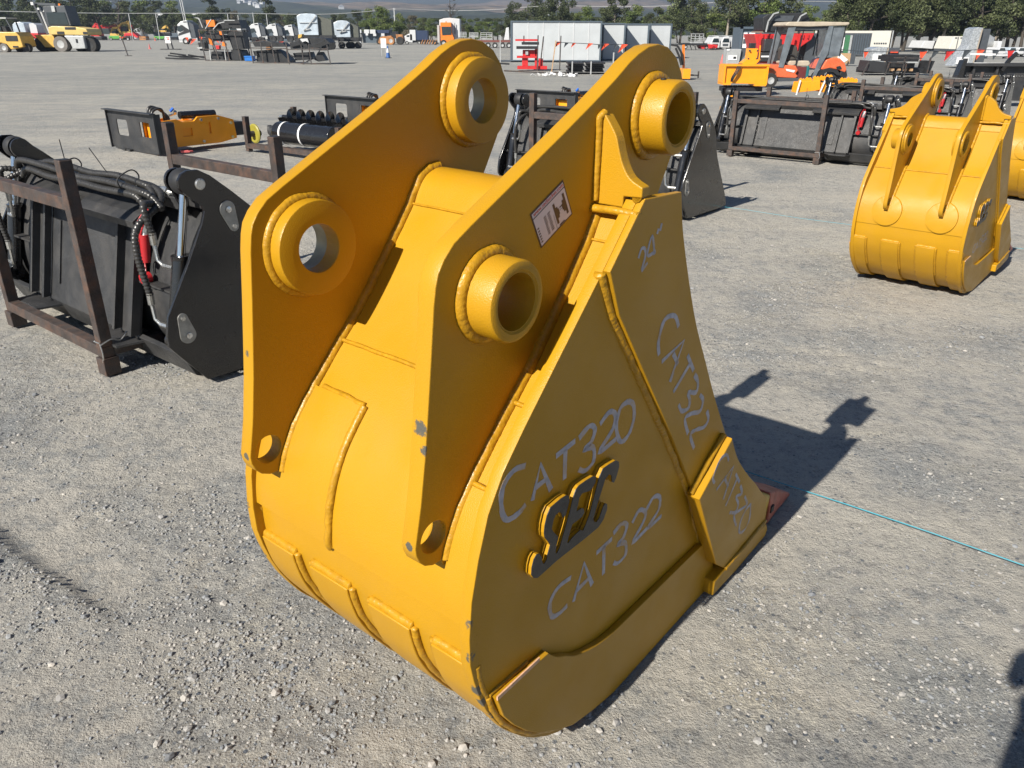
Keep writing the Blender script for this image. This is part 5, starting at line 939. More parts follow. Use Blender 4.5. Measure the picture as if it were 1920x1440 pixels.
# ---- seed hopper
k = Kit('hopper_machine', 'tall red spreader with a black folding lid behind the golf cart', 'farm machine', 1455, 132)
k.poly('lid', [(1421, 32), (1430, 26), (1500, 23), (1508, 36), (1505, 48), (1480, 50), (1465, 62), (1424, 58)], .2, 1.6, black_p, bev=.03); k.poly('lid_window', [(1437, 39), (1444, 29), (1478, 29), (1474, 40)], .16, .21, darkgrey)
k.bars('lid_strut', [((1427, 60, 0), (1429, 40, 0)), ((1429, 40, 0), (1437, 26, 0)), ((1437, 26, 0), (1446, 23, 0)), ((1480, 48, 0), (1487, 30, 0)), ((1487, 30, 0), (1497, 24, 0))], 2.2, gal)
k.poly('tank', [(1410, 64), (1522, 62), (1518, 74), (1500, 88), (1490, 112), (1425, 114), (1416, 80)], .3, 2.0, red_p, bev=.03); k.box('top_rim', 1425, 58.5, 1520, 61.5, .3, 2.0, mat('khaki_canvas', (.20, .17, .13), .7))
for xx in (1425, 1432.5, 1440, 1500, 1509): k.box('tank_rib', xx, 64, xx+2, 72, .24, .3, red_p)
k.box('black_tank', 1424, 73, 1457, 97, -.2, .6, blkplas, bev=.04); k.box('black_bin', 1419, 98, 1461, 115, -.3, .6, blkplas, bev=.02); k.poly('red_base', [(1424, 116), (1463, 114), (1463, 124), (1424, 124)], 0, 1.5, red_p); k.box('bin_lettering', 1420, 104, 1440, 107, -.32, -.3, paper)
k.bars('leg', [((1418, 62, 0), (1414, 128, 0)), ((1478, 62, 0), (1474, 126, 0)), ((1494, 62, .2), (1490, 126, .2))], 2.4, red_p)
k.box('grey_door', 1514, 62, 1534, 118, .6, 1.4, darkgrey); k.wheel(1500, 122, 9, .5, 1.0, None, False); k.wheel(1440, 124, 8, .5, 1.0, None, False)
# ---- golf cart (side on, nose to the right)
k = Kit('golf_cart', 'orange golf cart with a beige roof and clear side curtains, nose to the right', 'golf cart', 1505, 169)
k.poly('roof', [(1456, 46), (1462, 41), (1520, 40.5), (1572, 41.5), (1572, 46), (1566, 47.5), (1500, 50), (1457, 49)], -.02, 1.12, beige, bev=.02)
k.poly('roof_lining', [(1470, 50), (1536, 47.5), (1534, 54), (1520, 56), (1480, 55)], .05, 1.05, darkgrey)
k.poly('rear_curtain', [(1463, 52), (1476, 51), (1470, 90), (1463, 127), (1454, 126), (1459, 84)], .0, .04, vinyl); k.poly('rear_curtain', [(1463, 52), (1476, 51), (1470, 90), (1463, 127), (1454, 126), (1459, 84)], 1.05, 1.09, vinyl)
k.poly('front_curtain', [(1536, 48), (1544, 48), (1542, 100), (1534, 118), (1525, 146), (1519, 146), (1530, 100)], .0, .04, vinyl); k.poly('windscreen', [(1543, 50), (1566, 49), (1567, 104), (1543, 108)], .04, 1.06, vinyl); 
k.bars('roof_post', [((1543, 48, .03), (1540, 106, .03)), ((1568, 47, .03), (1564, 106, .03)), ((1494, 50, .1), (1488, 122, .1)), ((1543, 48, 1.05), (1540, 106, 1.05)), ((1464, 50, 1.05), (1459, 126, 1.05))], 1.6, black_p)
k.poly('rear_body', [(1430, 123), (1440, 121), (1486, 123), (1492, 132), (1488, 138), (1493, 143), (1489, 147), (1454, 145), (1452, 136), (1446, 130), (1436, 127)], .02, 1.1, org_r, bev=.02)
k.poly('front_cowl', [(1533, 130), (1541, 112), (1552, 108), (1566, 109), (1577, 118), (1582, 130), (1580, 136), (1566, 131), (1552, 128), (1540, 131)], .02, 1.1, org_r, bev=.03)
k.poly('bumper', [(1572, 134), (1582, 130), (1586, 142), (1582, 150), (1570, 148)], .05, 1.05, black_p, bev=.02); k.poly('front_arch', [(1528, 142), (1534, 131), (1548, 127), (1564, 131), (1572, 141), (1566, 141), (1556, 135), (1544, 135), (1536, 144)], -.01, .12, black_p); k.poly('headlight', [(1561, 125), (1568, 123), (1572, 128), (1564, 131)], .0, .05, glass)
k.poly('sill', [(1455, 146), (1522, 146), (1528, 144), (1530, 149), (1500, 152), (1456, 153)], 0, 1.1, darkgrey); k.poly('cabin_panel', [(1488, 124), (1512, 127), (1514, 146), (1490, 146)], .1, 1.0, mat('dark_red_inner', (.12, .02, .02), .6))
k.poly('seat', [(1468, 117), (1478, 114), (1512, 114), (1516, 120), (1512, 125), (1484, 125), (1470, 122)], .12, 1.0, beige, bev=.03); k.poly('seat_back', [(1470, 114), (1468, 92), (1476, 83), (1486, 86), (1491, 100), (1489, 112)], .15, .95, mat('dark_seat', (.05, .045, .04), .7), bev=.03)
ar_ = MB(); hose(ar_, [(k.x(a), .12, k.z(b_)) for a, b_ in ((1470, 104), (1478, 103), (1486, 108), (1488, 120), (1480, 124), (1470, 121), (1466, 112), (1470, 104))], .016); ar_.build('arm_rest', black_p, k.root, smooth=True)
ar_ = MB(); hose(ar_, [(k.x(a), .5, k.z(b_)) for a, b_ in ((1494, 112), (1500, 106), (1506, 108), (1504, 114), (1496, 116), (1494, 112))], .012); ar_.build('steering_wheel', black_p, k.root, smooth=True)
MB().box((k.x(1511), .10, k.z(135)), (.07, .10, .30)).build('side_bottle', mat('teal_bottle', (.01, .12, .13), .4), k.root, bevel=.02)
k.poly('body_decal', [(1468, 129), (1486, 132), (1484, 136), (1470, 133)], .005, .02, paper)
k.wheel(1442, 151, 12.8, -.06, .16); k.wheel(1553, 152, 12.8, -.06, .16); k.wheel(1446, 149, 12.5, .95, 1.15, None, False); k.wheel(1555, 149, 12.5, .95, 1.15, None, False)
# ---- orange plough box and its grey machine
k = Kit('orange_blade_box', 'orange box blade with an upright bolted tower, left of the golf cart', 'attachment', 1395, 180)
k.poly('box_panel', [(1352, 156), (1355, 121), (1434, 122), (1432, 158)], 0, .05, orange_y, bev=.005); k.box('top_flange', 1354, 120.5, 1435, 124, -.06, .5, orange_y); k.box('end_flange', 1430, 122, 1434, 158, -.05, .5, orange_y); k.box('end_flange', 1352, 122, 1355, 156, -.05, .5, orange_y); k.box('foot', 1352, 155.5, 1366, 159, -.08, .5, orange_y); k.box('foot', 1411, 157.5, 1432, 161, -.08, .5, orange_y)
k.poly('brace', [(1384, 121), (1396, 111), (1420, 111), (1412, 121)], .1, .4, orange_y); k.box('tower', 1398, 91, 1414, 112, .15, .45, orange_y); k.box('tower_head', 1401, 81, 1410, 91, .2, .4, black_p); k.bars('tower_edge', [((1416, 85, .1), (1417, 112, .1))], 1.8, orange_y)
for a in ((1398.5, 95), (1413, 95), (1398, 110.5), (1413, 110.5)): MB().cyl((k.x(a[0]), .10, k.z(a[1])), (k.x(a[0]), .16, k.z(a[1])), .02, 8).build('bolt', darksteel, k.root)
h = MB()
for j in range(4): hose(h, [(k.x(1378+2*j), -.02, k.z(119)), (k.x(1372+2*j), -.10, k.z(132)), (k.x(1366+1.6*j), -.10, k.z(145)), (k.x(1366+j), -.06, k.z(153))], .010)
h.build('hose', rubber, k.root, smooth=True)
for j in range(7): MB().lathe([(.0, -.05), (.055, -.05), (.055, .05), (0, .05)], (k.x(1362+9*j), .2, k.z(165)), 'X', 14).build('roller', black_p, k.root, auto=40)
k.box('under_frame', 1356, 163, 1430, 172, .1, .5, black_p)
k = Kit('packed_machine', 'grey cased machine with white labels left of the orange tower', 'machine', 1372, 150); k.poly('case', [(1358, 121), (1358, 92), (1384, 92), (1382, 121)], 0, .5, gal, bev=.01); k.poly('side_case', [(1384, 92), (1398, 92), (1396, 100), (1382, 121)], .1, .6, darkgrey); k.box('label', 1361, 104, 1377, 113, -.02, 0, paper); k.box('label_mark', 1370, 106, 1375, 110, -.03, -.02, black_p); k.box('label', 1357, 92, 1362, 95, -.02, 0, paper); k.box('plinth', 1360, 121, 1384, 150, .05, .5, black_p)
def small_bucket(label, px, py, pts, teeth):
    k = Kit('mini_bucket', label, 'excavator bucket', px, py, 'orange mini buckets on the racks'); k.poly('shell', pts, 0, .34, orange_y, bev=.008)
    for t in teeth: k.poly('lug', [(t[0]-3, t[1]+6), (t[0]-3, t[1]), (t[0], t[1]-3), (t[0]+3, t[1]), (t[0]+3, t[1]+6)], .04, .08, orange_y); k.poly('lug', [(t[0]-3, t[1]+6), (t[0]-3, t[1]), (t[0], t[1]-3), (t[0]+3, t[1]), (t[0]+3, t[1]+6)], .22, .26, orange_y)
    k.box('pallet', pts[0][0]-2, py-6, pts[0][0]+30, py, 0, .4, wood)
small_bucket('long tilted orange bucket at the left of the two before the golf cart', 1510, 192, [(1490, 174), (1492, 154), (1532, 150), (1534, 168), (1525, 170)], [(1502, 150), (1514, 148)])
small_bucket('orange bucket with clustered lugs at the right of the two before the golf cart', 1545, 192, [(1534, 172), (1536, 156), (1562, 156), (1561, 173), (1556, 176)], [(1528, 146), (1540, 145), (1552, 143)])
small_bucket('small orange bucket under the nose of the golf cart', 1590, 184, [(1577, 163), (1576, 152), (1603, 153), (1602, 164)], [(1580, 149), (1592, 148), (1601, 150)])
small_bucket('orange toothed bucket corner low behind the black hoses', 1369, 208, [(1360, 176), (1362, 168), (1366, 172), (1370, 168), (1378, 170), (1378, 181), (1368, 183)], [])
for q, a, b_ in (((1492, 178), 1490, 1494), ((1536, 180), 1532, 1540)):
    kk = Kit('strap', 'white strap over the %s orange bucket' % ('left' if q[0] < 1500 else 'right'), 'strap', q[0], 192); kk.bars('band', [((b_, 150, -.03), (a, 178, -.03))], 2.2, strap_m)
# ---- right distance
k = Kit('semi_trailer', 'long white box semi trailer at the right distance', 'trailer', 1630, 104); k.box('box', 1568, 57.5, 1691, 90, 2.2, 5.0, mat('cream_box', (.60, .58, .52), .5, var=.05)); k.box('rear_edge', 1689, 57, 1693.5, 92, 2.2, 5.2, gal); k.box('chassis', 1640, 90, 1690, 93, 2.6, 4.6, black_p)
for i in range(6): k.box('marker', 1659+4.3*i, 80.5, 1661.5+4.3*i, 83, 2.16, 2.2, darkgrey)
for xx in (1668, 1680): k.wheel(xx, 97, 5, 2.3, 2.8)
k = Kit('dark_cabin', 'dark grey cabin with a green window, left of the two under the white trailer', 'site cabin', 1600, 106, 'dark grey site cabins'); k.box('wall', 1566, 62, 1628, 103, 0, 2.2, darkgrey); k.box('window', 1579, 66, 1588, 100, -.04, .0, mat('green_glass', (.05, .16, .08), .15)); k.box('window_frame', 1588, 66, 1592, 100, -.06, .0, gal); p_ = k.box('poster', 1567, 70, 1578, 95, -.05, 0, paper); k.box('poster_print', 1568.5, 74, 1576, 76, -.06, -.05, pens, p_); k.box('poster_print', 1568.5, 79, 1576, 87, -.06, -.05, darkgrey, p_)
for i in range(7): k.box('cladding_rib', 1596+4.4*i, 63, 1597+4.4*i, 102, -.04, 0, slate)
k = Kit('dark_cabin', 'dark grey cabin with a narrow window, right of the two under the white trailer', 'site cabin', 1645, 100, 'dark grey site cabins'); k.box('wall', 1629, 65, 1659, 92, 0, 2.2, darkgrey); k.box('window', 1630, 67, 1638, 90, -.04, .0, mat('green_glass', (.05, .16, .08), .15)); k.box('window_frame', 1638, 67, 1641, 90, -.06, .0, gal)
k = Kit('crate_sign', 'pale timber crate with a white sheet, behind the golf cart nose', 'crate', 1582, 124); k.box('crate', 1566, 100, 1592, 119, 0, .5, wood); k.box('side', 1592, 101, 1601, 120, 0, .5, darkgrey); k.poly('sheet', [(1568, 102), (1572, 100), (1588, 112), (1580, 118), (1568, 115)], -.02, 0, paper); k.bars('leg', [((1589, 115, 0), (1588, 146, 0))], 2.4, darksteel)
def wrapped(label, x0, x1, x2, yt, yb, px, tall, lab):
    k = Kit('wrapped_machine', label, 'wrapped machine', px, yb, 'plastic wrapped machines'); k.poly('wrap', tall, 0, .8, wrap, bev=.02); k.box('dark_side', x1, yt+2, x2, yb-2, .15, .9, darkgrey, bev=.01); k.box('label', *lab, -.03, 0, paper); k.box('label_mark', (lab[0]+lab[2])/2, lab[1]+2.5, lab[2]-1.5, lab[3]-2, -.04, -.03, black_p)
    k.bars('edge_strip', [((x1, yt+2, -.02), (x1-3, yb-2, -.02))], 1.6, mat('tape', (.35, .30, .24), .5)); return k
wrapped('short plastic wrapped machine with a red logo strip, left of the two', 1628, 1657, 1682, 88, 136, 1650, [(1628, 134), (1628, 92), (1640, 88), (1656, 88), (1654, 134)], (1631, 101, 1650, 113)).box('red_logo', 1665, 96, 1679, 99, .1, .15, pens)
wrapped('tall plastic wrapped machine, right of the two', 1786, 1825, 1845, 52, 128, 1815, [(1786, 124), (1800, 98), (1808, 84), (1810, 54), (1818, 51), (1827, 52), (1822, 124)], (1790, 107, 1812, 120))
k = Kit('attachment_rack', 'rack of black attachments with bare post ends, left of the wide blade', 'attachment rack', 1690, 142); k.box('black_frame', 1670, 103, 1724, 116, .3, 1.1, black_p); k.box('black_frame', 1672, 118, 1716, 128, .2, 1.0, black_p); k.box('black_base', 1628, 128, 1745, 138, .3, 1.2, black_p); k.poly('black_hood', [(1626, 134), (1628, 114), (1662, 117), (1660, 137)], .1, 1.0, blkplas); k.poly('black_end', [(1738, 114), (1750, 114), (1744, 138), (1736, 138)], .1, .8, black_p)
k.bars('post', [((1691, 105, 0), (1690, 140, 0)), ((1695, 118, 0), (1695, 140, 0)), ((1663, 117, 0), (1659, 152, 0)), ((1624, 116, 0), (1616, 160, 0)), ((1739, 108, 0), (1737, 138, 0)), ((1748, 108, .4), (1747, 116, .4)), ((1670, 108, 0), (1722, 109, 0)), ((1664, 117, 0), (1700, 119, 0))], 1.9, darksteel)
k.box('silver_rail', 1696, 115.5, 1715, 118, -.05, .1, gal)
for xx in (1673, 1685, 1697, 1708): k.box('timber_end', xx, 129, xx+4, 133.5, .1, .3, wood)
k = Kit('wide_blade', 'wide black grader blade with a white roller on top, at the right edge', 'grader blade', 1850, 200)
k.poly('mouldboard', [(1772, 186), (1774, 150), (1780, 122), (1960, 122), (1960, 148), (1960, 190)], 0, .05, blk); k.poly('top_fold', [(1779, 123), (1782, 118), (1960, 117), (1960, 124)], -.14, .05, blk); k.poly('end_plate', [(1772, 188), (1776, 140), (1781, 112), (1786, 112), (1786, 188)], -.16, .03, blk_gloss); k.box('rib', 1805, 124, 1809, 186, -.08, 0, blk); k.box('rib', 1848, 120, 1852, 186, -.08, 0, blk)
for i in range(34): k.box('bolt', 1780+5*i, 140+.06*i, 1781.5+5*i, 141.5+.06*i, -.02, 0, zinc)
k.bars('cylinder', [((1856, 132, -.1), (1866, 112, -.1)), ((1866, 112, -.1), (1877, 99, -.1))], 6, blk_gloss); k.bars('white_roller', [((1806, 119, -.05), (1832, 119.5, -.05)), ((1834, 119.5, -.05), (1862, 119.5, -.05))], 4, paper); k.bars('white_bar', [((1845, 103, 1), (1893, 104, 1))], 3.4, paper)
k = Kit('small_caravan', 'small white box trailer standing alone before the right trees', 'trailer', 1738, 100); k.poly('body', [(1724, 90), (1729, 76), (1749, 77), (1747, 92)], 0, 2.2, white_p, bev=.04); k.box('end', 1748, 77, 1755, 93, .2, 2, black_p); k.box('chassis', 1730, 92, 1752, 94.5, .2, 2, black_p); k.wheel(1738, 96, 3.2, 0, .4)
k = Kit('cream_doors', 'cream twin doored truck body before the right trees', 'truck', 1790, 102); k.poly('body', [(1777, 92), (1782, 68), (1802, 68), (1799, 94)], 0, 2.4, mat('cream_box', (.60, .58, .52), .5), bev=.03); k.box('door_split', 1789.5, 69, 1790.5, 92, -.03, 0, darkgrey); k.box('door_vent', 1784, 70, 1788, 72, -.03, 0, darkgrey); k.box('door_vent', 1794, 70, 1798, 72, -.03, 0, darkgrey); k.box('tail', 1776, 92, 1800, 96, 0, 2.2, darkgrey); k.wheel(1780, 98, 3.6, 0, .4); k.wheel(1797, 98, 3.6, 0, .4)
k = Kit('concrete_mixer', 'truck with a grey tilted mixer drum before the right trees', 'concrete mixer', 1858, 106); m_ = MB(); m_.cyl((k.x(1847), 1, k.z(80)), (k.x(1866), 1, k.z(82)), .75, 20, .45); m_.build('drum', gal, k.root, auto=40); k.box('cab', 1866, 77, 1873, 96, 0, 2, white_p, bev=.03); k.poly('chassis', [(1841, 90), (1848, 94), (1870, 94), (1872, 100), (1844, 100)], .2, 1.8, mat('tan_frame', (.35, .28, .16), .6)); k.wheel(1848, 101, 3.6, 0, .4); k.wheel(1866, 101, 3.6, 0, .4)
for i, (x_, mm) in enumerate(((1866, white_p), (1886, silver), (1903, white_p), (1918, white_p))):
    k = Kit('parked_car', ['white car leftmost of the row before the right trees', 'silver car second in the row before the right trees', 'white car third in the row before the right trees', 'white car at the right edge of the photo'][i], 'car', x_+8, 107, 'cars parked before the right trees'); k.poly('body', [(x_, 102), (x_, 97), (x_+3, 95), (x_+5, 89), (x_+15, 89), (x_+17, 95), (x_+19, 97), (x_+19, 102)], 0, 1.6, mm, bev=.06); k.poly('window', [(x_+4, 95), (x_+6, 90), (x_+14, 90), (x_+16, 95)], -.03, .02, glass); k.wheel(x_+4, 103, 2.6, -.02, .3); k.wheel(x_+15, 103, 2.6, -.02, .3)
k = Kit('barrier', 'long white barrier beam on the right yard edge', 'barrier', 1870, 110); k.box('beam', 1843, 101.5, 1893, 105.5, 0, .3, white_p); k.box('leg', 1848, 105, 1851, 110, 0, .3, darkgrey); k.box('leg', 1884, 105, 1887, 110, 0, .3, darkgrey)
bunting('string of large red and black pennants across the right distance', [(1560, 92, 140), (1610, 96, 140), (1660, 97, 140), (1720, 96, 140), (1780, 95, 140), (1830, 93, 140), (1890, 94, 140), (1960, 90, 140)], [(1612, 96, 140, 10, 0, pens), (1716, 96, 140, 14, -.1, pens), (1741, 96, 140, 12, -.6, pens_k), (1766, 95, 140, 15, -.5, red_p), (1798, 94, 140, 14, -.5, pens_k), (1822, 92, 140, 15, -.3, pens), (1850, 94, 140, 14, 0, pens_k), (1878, 94, 140, 14, 0, red_p), (1908, 93, 140, 14, 0, pens_k)], size=12)
# ---- poles and wires
def pole(label, px, py, top, arms, lean=0, m_=None, w=1.7, g='power poles'):
    k = Kit('power_pole', label, 'pole', px, py, g); k.bars('pole', [((px, py, 0), (px+lean, top, 0))], w, m_ or gal)
    for a in arms: k.bars('cross_arm', [((px+lean-a[1], a[0], 0), (px+lean+a[1], a[0], 0))], 1.2, gal)
    return k
pole('grey power pole above the big green tree left of centre', 742, 78, 15, [(17, 3), (30, 2)]); pole('grey power pole behind the long white container', 1026, 80, 9, [(11, 3), (27, 2)]); pole('tall leaning power pole right of the containers', 1414, 84, -14, [(10, 4)], 14)
pole('slim twin light mast rising over the first white truck', 356, 76, -30, [], -5, None, 1.3, 'light masts'); pole('slim light mast close beside its twin over the first white truck', 353, 76, -30, [], -6, None, 1.1, 'light masts')
for x_ in (250, 300, 433, 452, 480, 505): pole('thin grey fence line pole near photo column %s' % {250: 'of the yellow excavators', 300: 'of the black skip', 433: 'of the tall rack', 452: 'right of the tall rack', 480: 'of the second truck', 505: 'of the third truck'}[x_], x_, 76, 24+(x_ % 3)*2, [], 0, None, 1.0, 'thin fence line poles')
k = Kit('power_line', 'power line slung between the grey poles across the treetops', 'power line', 742, 78)
def wire(pts, name='wire'):
    P = []
    for px, py, gy in pts: g_ = hit(px, gy); P.append(tuple(Vector((g_.x, g_.y, zat(px, py, g_)))-k.P))
    MB().tube(smooth_poly(P, False, 4), .045, 4).build(name, gal, k.root)
wire([(0, 21, 78), (200, 25, 78), (440, 25, 78), (600, 27, 78), (690, 22, 78), (742, 17, 78), (840, 20, 78), (930, 18, 79), (1026, 11, 80), (1140, 12.5, 81), (1250, 11, 82), (1340, 4, 83), (1425, -6, 84)]); wire([(1440, 2, 88), (1600, 4.5, 88), (1760, 8, 88), (1960, 10, 88)]); wire([(1440, -4, 88), (1600, 1, 88), (1760, 4, 88), (1960, 5, 88)])
# ================================================================ trees
def leaf_mat(name, c, c2):
    m = bpy.data.materials.new(name); m.use_nodes = True; nt = m.node_tree; L = nt.links; b = nt.nodes['Principled BSDF']
    tc = _n(nt, 'ShaderNodeNewGeometry'); n1 = _n(nt, 'ShaderNodeTexNoise'); n1.inputs['Scale'].default_value = .45; n1.inputs['Detail'].default_value = 4; L.new(tc.outputs['Position'], n1.inputs['Vector'])
    r = _n(nt, 'ShaderNodeValToRGB'); L.new(n1.outputs['Fac'], r.inputs[0]); e = r.color_ramp.elements; e[0].position = .35; e[0].color = (*c, 1); e[1].position = .65; e[1].color = (*c2, 1)
    rn = _n(nt, 'ShaderNodeNewGeometry'); hs = _n(nt, 'ShaderNodeHueSaturation'); mr = _n(nt, 'ShaderNodeMapRange'); mr.inputs['To Min'].default_value = .55; mr.inputs['To Max'].default_value = 1.5
    L.new(rn.outputs['Random Per Island'], mr.inputs['Value']); L.new(mr.outputs[0], hs.inputs['Value']); L.new(r.outputs[0], hs.inputs['Color']); L.new(hs.outputs[0], b.inputs['Base Color'])
    b.inputs['Roughness'].default_value = .6; b.inputs['Subsurface Weight'].default_value = 0; b.inputs['Specular IOR Level'].default_value = .25
    return m
LEAF = {'gum': leaf_mat('gum_leaves', (.042, .054, .022), (.090, .104, .046)), 'green': leaf_mat('green_leaves', (.055, .085, .022), (.13, .16, .045)), 'dry': leaf_mat('dry_leaves', (.075, .070, .045), (.14, .125, .085)), 'dark': leaf_mat('dark_leaves', (.028, .038, .016), (.062, .074, .030))}
bark_pale = mat('pale_gum_bark', (.27, .235, .19), .8, var=.3, vscale=3); bark_dark = mat('dark_bark', (.06, .05, .04), .85, var=.3, vscale=3)
def tree_meshes(seed, kind):
    rnd = random.Random(seed); tr = MB(); cl = []
    lean = Vector((rnd.uniform(-.06, .06), rnd.uniform(-.06, .06), 0)); base = [Vector((0, 0, 0)), Vector((0, 0, .18))+lean*.4, Vector((0, 0, .38))+lean, Vector((0, 0, .62))+lean*1.6, Vector((0, 0, .86))+lean*1.4]
    tr.tube(base, [.024, .019, .015, .009, .004], 8)
    nb = {'shrub': 9, 'bare': 16}.get(kind, 13)
    for i in range(nb):
        t = rnd.uniform(.16 if kind != 'open' else .36, .92); s_ = base[0].lerp(base[4], t); a = rnd.uniform(0, 6.28)*1.0+i*2.4; l = rnd.uniform(.16, .34)*(1.15-t*.75)
        d = Vector((math.cos(a), math.sin(a), rnd.uniform(.3, .9))); d.normalize(); e = s_+d*l; m_ = s_.lerp(e, .5)+Vector((0, 0, -.012))
        tr.tube([s_, m_, e], [.009*(1.2-t), .006*(1.2-t), .0022], 5); cl.append((e, rnd.uniform(.075, .125)*(1.15-.35*t)))
        for k in range(2 if kind != 'bare' else 4):
            a2 = a+rnd.uniform(-1.2, 1.2); e2 = m_+Vector((math.cos(a2), math.sin(a2), rnd.uniform(.1, .9)))*l*.55; tr.tube([m_, e2], [.0045*(1.2-t), .0012], 4); cl.append((e2, rnd.uniform(.055, .10)))
            if kind == 'bare':
                for q in range(3): e3 = e2+Vector((rnd.uniform(-1, 1), rnd.uniform(-1, 1), rnd.uniform(-.1, 1)))*l*.35; tr.tube([m_.lerp(e2, .6), e3], [.002, .0007], 3)
    cl.append((base[4], .09)); cl.append((base[3], .10))
    cr = MB()
    if kind != 'bare':
        for c, r_ in cl:
            n = int(150*(r_/.09)**2); sq = rnd.uniform(.55, .85)
            for j in range(n):
                v = Vector((rnd.gauss(0, 1), rnd.gauss(0, 1), rnd.gauss(0, 1))); v.normalize(); v *= r_*rnd.uniform(.35, 1.08)**.6; v.z *= sq; p = c+v; s_ = rnd.uniform(.0050, .0110)
                ax = Vector((rnd.uniform(-1, 1), rnd.uniform(-1, 1), rnd.uniform(-.6, 1))).normalized(); t1 = ax.orthogonal().normalized()*s_; t2 = ax.cross(t1).normalized()*s_*rnd.uniform(.6, 1.5)
                cr.add([p-t1-t2*.6, p+t1-t2, p+t1*.7+t2, p-t1+t2*.8], [(0, 1, 2, 3)])
    def mk(mb, nm):
        me = bpy.data.meshes.new(nm); me.from_pydata(mb.v, [], mb.f); me.update(); return me
    return mk(tr, 'trunk'), (mk(cr, 'crown') if cr.v else None)
VAR = {k: [tree_meshes(s, k) for s in ss] for k, ss in {'full': (1, 2, 3, 4), 'open': (11, 12, 13), 'shrub': (21, 22), 'bare': (31,)}.items()}
_LM = [(20, 'the small forklift'), (118, 'the container forklift'), (175, 'the red excavator'), (232, 'the yellow excavators'), (315, 'the long white shed roof'), (355, 'the twin light masts'), (415, 'the tall attachment rack'), (482, 'the second white truck'), (520, 'the third white truck'), (550, 'the fourth white truck'), (590, 'the tall silver trailer'), (645, 'the lower silver trailer'),
       (700, 'the slate site cabins'), (735, 'the worn wheel loader'), (780, 'the white bonneted truck'), (843, 'the orange yard tractor'), (915, 'the white stock gates'), (1000, 'the red stacked attachments'), (1050, 'the long white container'), (1145, 'the second white container'), (1190, 'the third white container'), (1232, 'the last white container'), (1305, 'the lattice gate trailer'), (1358, 'the three white vans'), (1412, 'the dark poster container'), (1465, 'the red spreader'), (1530, 'the golf cart roof'), (1600, 'the dark cabins'), (1650, 'the white semi trailer'), (1700, 'the end of the semi trailer'), (1738, 'the lone white box trailer'), (1790, 'the cream doored truck'), (1825, 'the tall wrapped machine'), (1858, 'the concrete mixer'), (1900, 'the parked cars')]
_seen = {}
def tree(px, py_base, top, kind, leaf, bark=None, wide=1.0, desc=None, rz=None):
    P = hit(px, py_base); h = max(2.0, zat(px, top, P)); rnd = random.Random(int(px*7+top*3)); v = VAR[kind][rnd.randrange(len(VAR[kind]))]
    lm = min(_LM, key=lambda q: abs(q[0]-px)); side = 'left of' if px < lm[0]-12 else ('right of' if px > lm[0]+12 else 'behind')
    d = desc or {'gum': 'dull olive gum tree', 'green': 'fresh green bushy tree', 'dry': 'brownish dry tree', 'dark': 'dark dense gum tree'}[leaf]
    d = ('low ' if top > 24 else ('mid height ' if top > 4 else 'tall '))+d
    lab = f'{d} {side} {lm[1]}'
    if lab in _seen: lab += [', nearer', ', farther back', ', last'][min(_seen[lab]-1, 2)]
    _seen[f'{d} {side} {lm[1]}'] = _seen.get(f'{d} {side} {lm[1]}', 0)+1
    r = thing('gum_tree' if leaf != 'green' else 'bushy_tree', lab, 'tree', P, rnd.uniform(0, 6.28) if rz is None else rz, 'trees along the far yard edge', (h*wide, h*wide, h))
    key = (kind, id(v), leaf, bark.name if bark else 'd')
    for me, nm, mm in ((v[0], 'trunk', bark or bark_dark), (v[1], 'crown', LEAF[leaf])):
        if me is None: continue
        o = bpy.data.objects.new(nm, me); col.objects.link(o); o.parent = r
        if not me.materials: me.materials.append(mm)
        o.material_slots[0].link = 'OBJECT'; o.material_slots[0].material = mm
    return r
